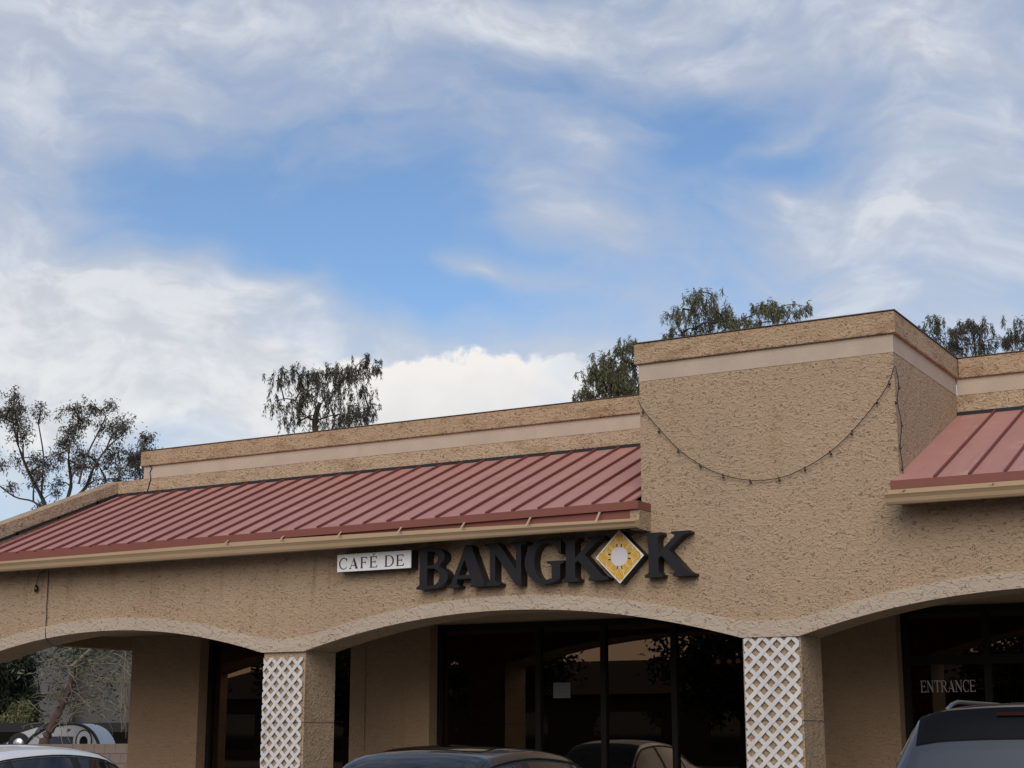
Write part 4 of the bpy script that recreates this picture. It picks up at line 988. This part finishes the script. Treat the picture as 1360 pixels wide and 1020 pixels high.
# twiggy tree
def twig_tree():
    rnd = random.Random(31); d = 36.0
    base = at(61, 973, d); base.z = 0
    root = empty('twiggy_tree', base); tag(root, 'leaning brown tree with bare pale twigs beyond the porch end', 'tree')
    spots = [(58, 990), (64, 975), (72, 958), (82, 938), (90, 920), (95, 902), (97, 888)]
    tb = MB(); P = [Vector((base.x, base.y, 0))]+[at(u, v, d) for u, v in spots]
    tb.tube([tuple(Vector(p)-base) for p in cat([tuple(p) for p in P], 4)], .12, 8, .04, cap=False); tb.build('trunk', M_bark2, root, True, fix=False)
    b2 = MB(); lb = MB(); dep = Vector((FW.x, FW.y, 0)).normalized()
    for k in range(135):
        u, v = rnd.choice(spots[2:]); p = at(u, v, d) if k % 3 == 0 else at(rnd.uniform(70, 160), rnd.uniform(862, 950), d+rnd.uniform(-.8, .8)); sx = rnd.choice((1, -1)); L_ = rnd.uniform(.4, 1.3) if sx > 0 else rnd.uniform(.4, 1.0)
        vel = -side*sx*rnd.uniform(.6, 1.0)+dep*rnd.uniform(-.7, .3)+Vector((0, 0, rnd.uniform(-.05, .8))); vel.normalize(); pts = [p]
        for s in range(9):
            vel = (vel+Vector((0, 0, -.13))+Vector((rnd.gauss(0, .2), rnd.gauss(0, .2), rnd.gauss(0, .22)))).normalized(); p = p+vel*L_/9; pts.append(p.copy())
            if rnd.random() < .22:
                for q in range(2): leaf(lb, p-base+Vector((rnd.gauss(0, .05), rnd.gauss(0, .05), rnd.gauss(0, .05))), Vector((rnd.gauss(0, 1), rnd.gauss(0, 1), rnd.gauss(-.4, .6))).normalized(), .13, .04, rnd)
        b2.tube([tuple(q-base) for q in pts], .011, 4, .005, cap=False)
    for k in range(12):   # hanging bundle near the pier
        u = rnd.uniform(163, 173); p = at(u, rnd.uniform(865, 900), d-rnd.uniform(0, 1)); pts = [p]
        for s in range(8): p = p+Vector((rnd.gauss(0, .02), rnd.gauss(0, .02), -rnd.uniform(.1, .2))); pts.append(p.copy())
        b2.tube([tuple(q-base) for q in pts], .013, 4, .007, cap=False)
    b2.tube([tuple(at(95, 885, d)-base), tuple(at(125, 858, d)-base), tuple(at(155, 858, d)-base), tuple(at(168, 868, d)-base)], .04, 6, .02)
    for k in range(160):
        p = at(rnd.gauss(112, 34), rnd.gauss(868, 14), d+rnd.uniform(0, 2))
        for q in range(4): leaf(lb, p-base+Vector((rnd.gauss(0, .12), rnd.gauss(0, .12), rnd.gauss(0, .1))), Vector((rnd.gauss(0, 1), rnd.gauss(0, 1), rnd.gauss(-.4, .6))).normalized(), .15, .05, rnd)
    b2.build('twigs', M_twig, root, fix=False); lb.build('crown', L_pal, root, fix=False)
twig_tree()
rr = random.Random(5)
make_tree('evergreen_tree', 'dark evergreen mass at the far left beyond the porch', None, 58, [(5, 973), (5, 950), (8, 920), (8, 895)],
          [(rr.uniform(-40, 32), rr.uniform(868, 958), 13) for k in range(46)], L_dark, M_bark, 'open', 12, 3.0, .24, 1.5)
bsh = make_tree('shrub', 'small yellow green shrub beside the grey building', None, 56, [(22, 973), (22, 968), (22, 962), (23, 955)],
          [(18, 952, 6), (28, 950, 6), (24, 944, 6), (34, 955, 5), (30, 940, 5), (10, 955, 6)], leaf_mat('yellow_green_leaf', (.14, .14, .06)), M_bark, 'open', 13, 2.2, .16, .6)

# ------------------------------------------------------------------ across the car park (seen mirrored in the windows)
def copy_tree(o, parent=None):
    c = o.copy(); C.objects.link(c); c.parent = parent
    for ch in o.children: copy_tree(ch, c)
    return c
def round_tree(seed, hgt, rad):
    rnd = random.Random(seed); root = empty('shade_tree', (0, 0, 0))
    tag(root, 'dark shade tree across the car park, mirrored in the storefront glass', 'tree', 'shade trees across the car park')
    tb = MB(); tb.tube([(0, 0, 0), (.1, .05, hgt*.2), (.0, .1, hgt*.4), (.05, 0, hgt*.7)], .2, 8, .08, cap=False); lb = MB()
    for k in range(60):
        v = Vector((rnd.gauss(0, 1), rnd.gauss(0, 1), rnd.gauss(0, .8))).normalized()*rnd.uniform(.45, 1)
        c = Vector((v.x*rad, v.y*rad, hgt*.62+v.z*hgt*.36)); rm = rad*.26
        limb(tb, Vector((0, .05, hgt*rnd.uniform(.25, .6))), c, .05, .012, rnd)
        for q in range(110):
            p = c+Vector((rnd.gauss(0, .5), rnd.gauss(0, .5), rnd.gauss(0, .45)))*rm
            leaf(lb, p, Vector((rnd.gauss(0, 1), rnd.gauss(0, 1), rnd.gauss(-.3, .7))).normalized(), .30, .12, rnd)
    tb.build('trunk', M_bark, root, True, fix=False); lb.build('crown', L_dark, root, fix=False); return root
t1 = round_tree(41, 6.4, 2.9); t2 = round_tree(42, 7.6, 3.3)
spots = [(-55, -40, 1.1), (-48, -44, 1.0), (-42.5, -39, .9), (-36, -42, 1.0), (-24.5, -41, 1.15), (-19, -39, .95), (-13, -43, 1.05), (-6, -41, .9), (2, -44, 1.1), (12, -42, 1.0)]
for i, (x, y, s) in enumerate(spots):
    src = (t1, t2)[i % 2]; o = src if i < 2 else copy_tree(src)
    o.location = (x, y, 0); o.scale = (s, s, s); o.rotation_euler = (0, 0, i*1.3)
ob = empty('far_shop_building', (-25, -58, 0)); tag(ob, 'long low tan shop building across the car park, mirrored in the windows', 'building')
b = MB(); b.box(-45, 55, -8, 0, 0, 3.6); b.build('wall', varied('brown_stucco', (.10, .072, .05), .1, .5, .9), ob)
b = MB(); q = [(-46, -9, 3.61), (56, -9, 3.61), (56, 1, 3.61), (-46, 1, 3.61), (-41, -4, 5.6), (51, -4, 5.6)]
b.v = q; b.f = [(0, 1, 5, 4), (1, 2, 5), (2, 3, 4, 5), (3, 0, 4), (3, 2, 1, 0)]; b.mi = [0]*5; b.build('roof', varied('brown_tile', (.06, .035, .025), .15, 2, .8), ob)
for k in range(14):
    b = MB(); b.box(-42+k*6.8, -38+k*6.8, .002, .03, .6, 2.7); b.build('window', M_cglass, ob)
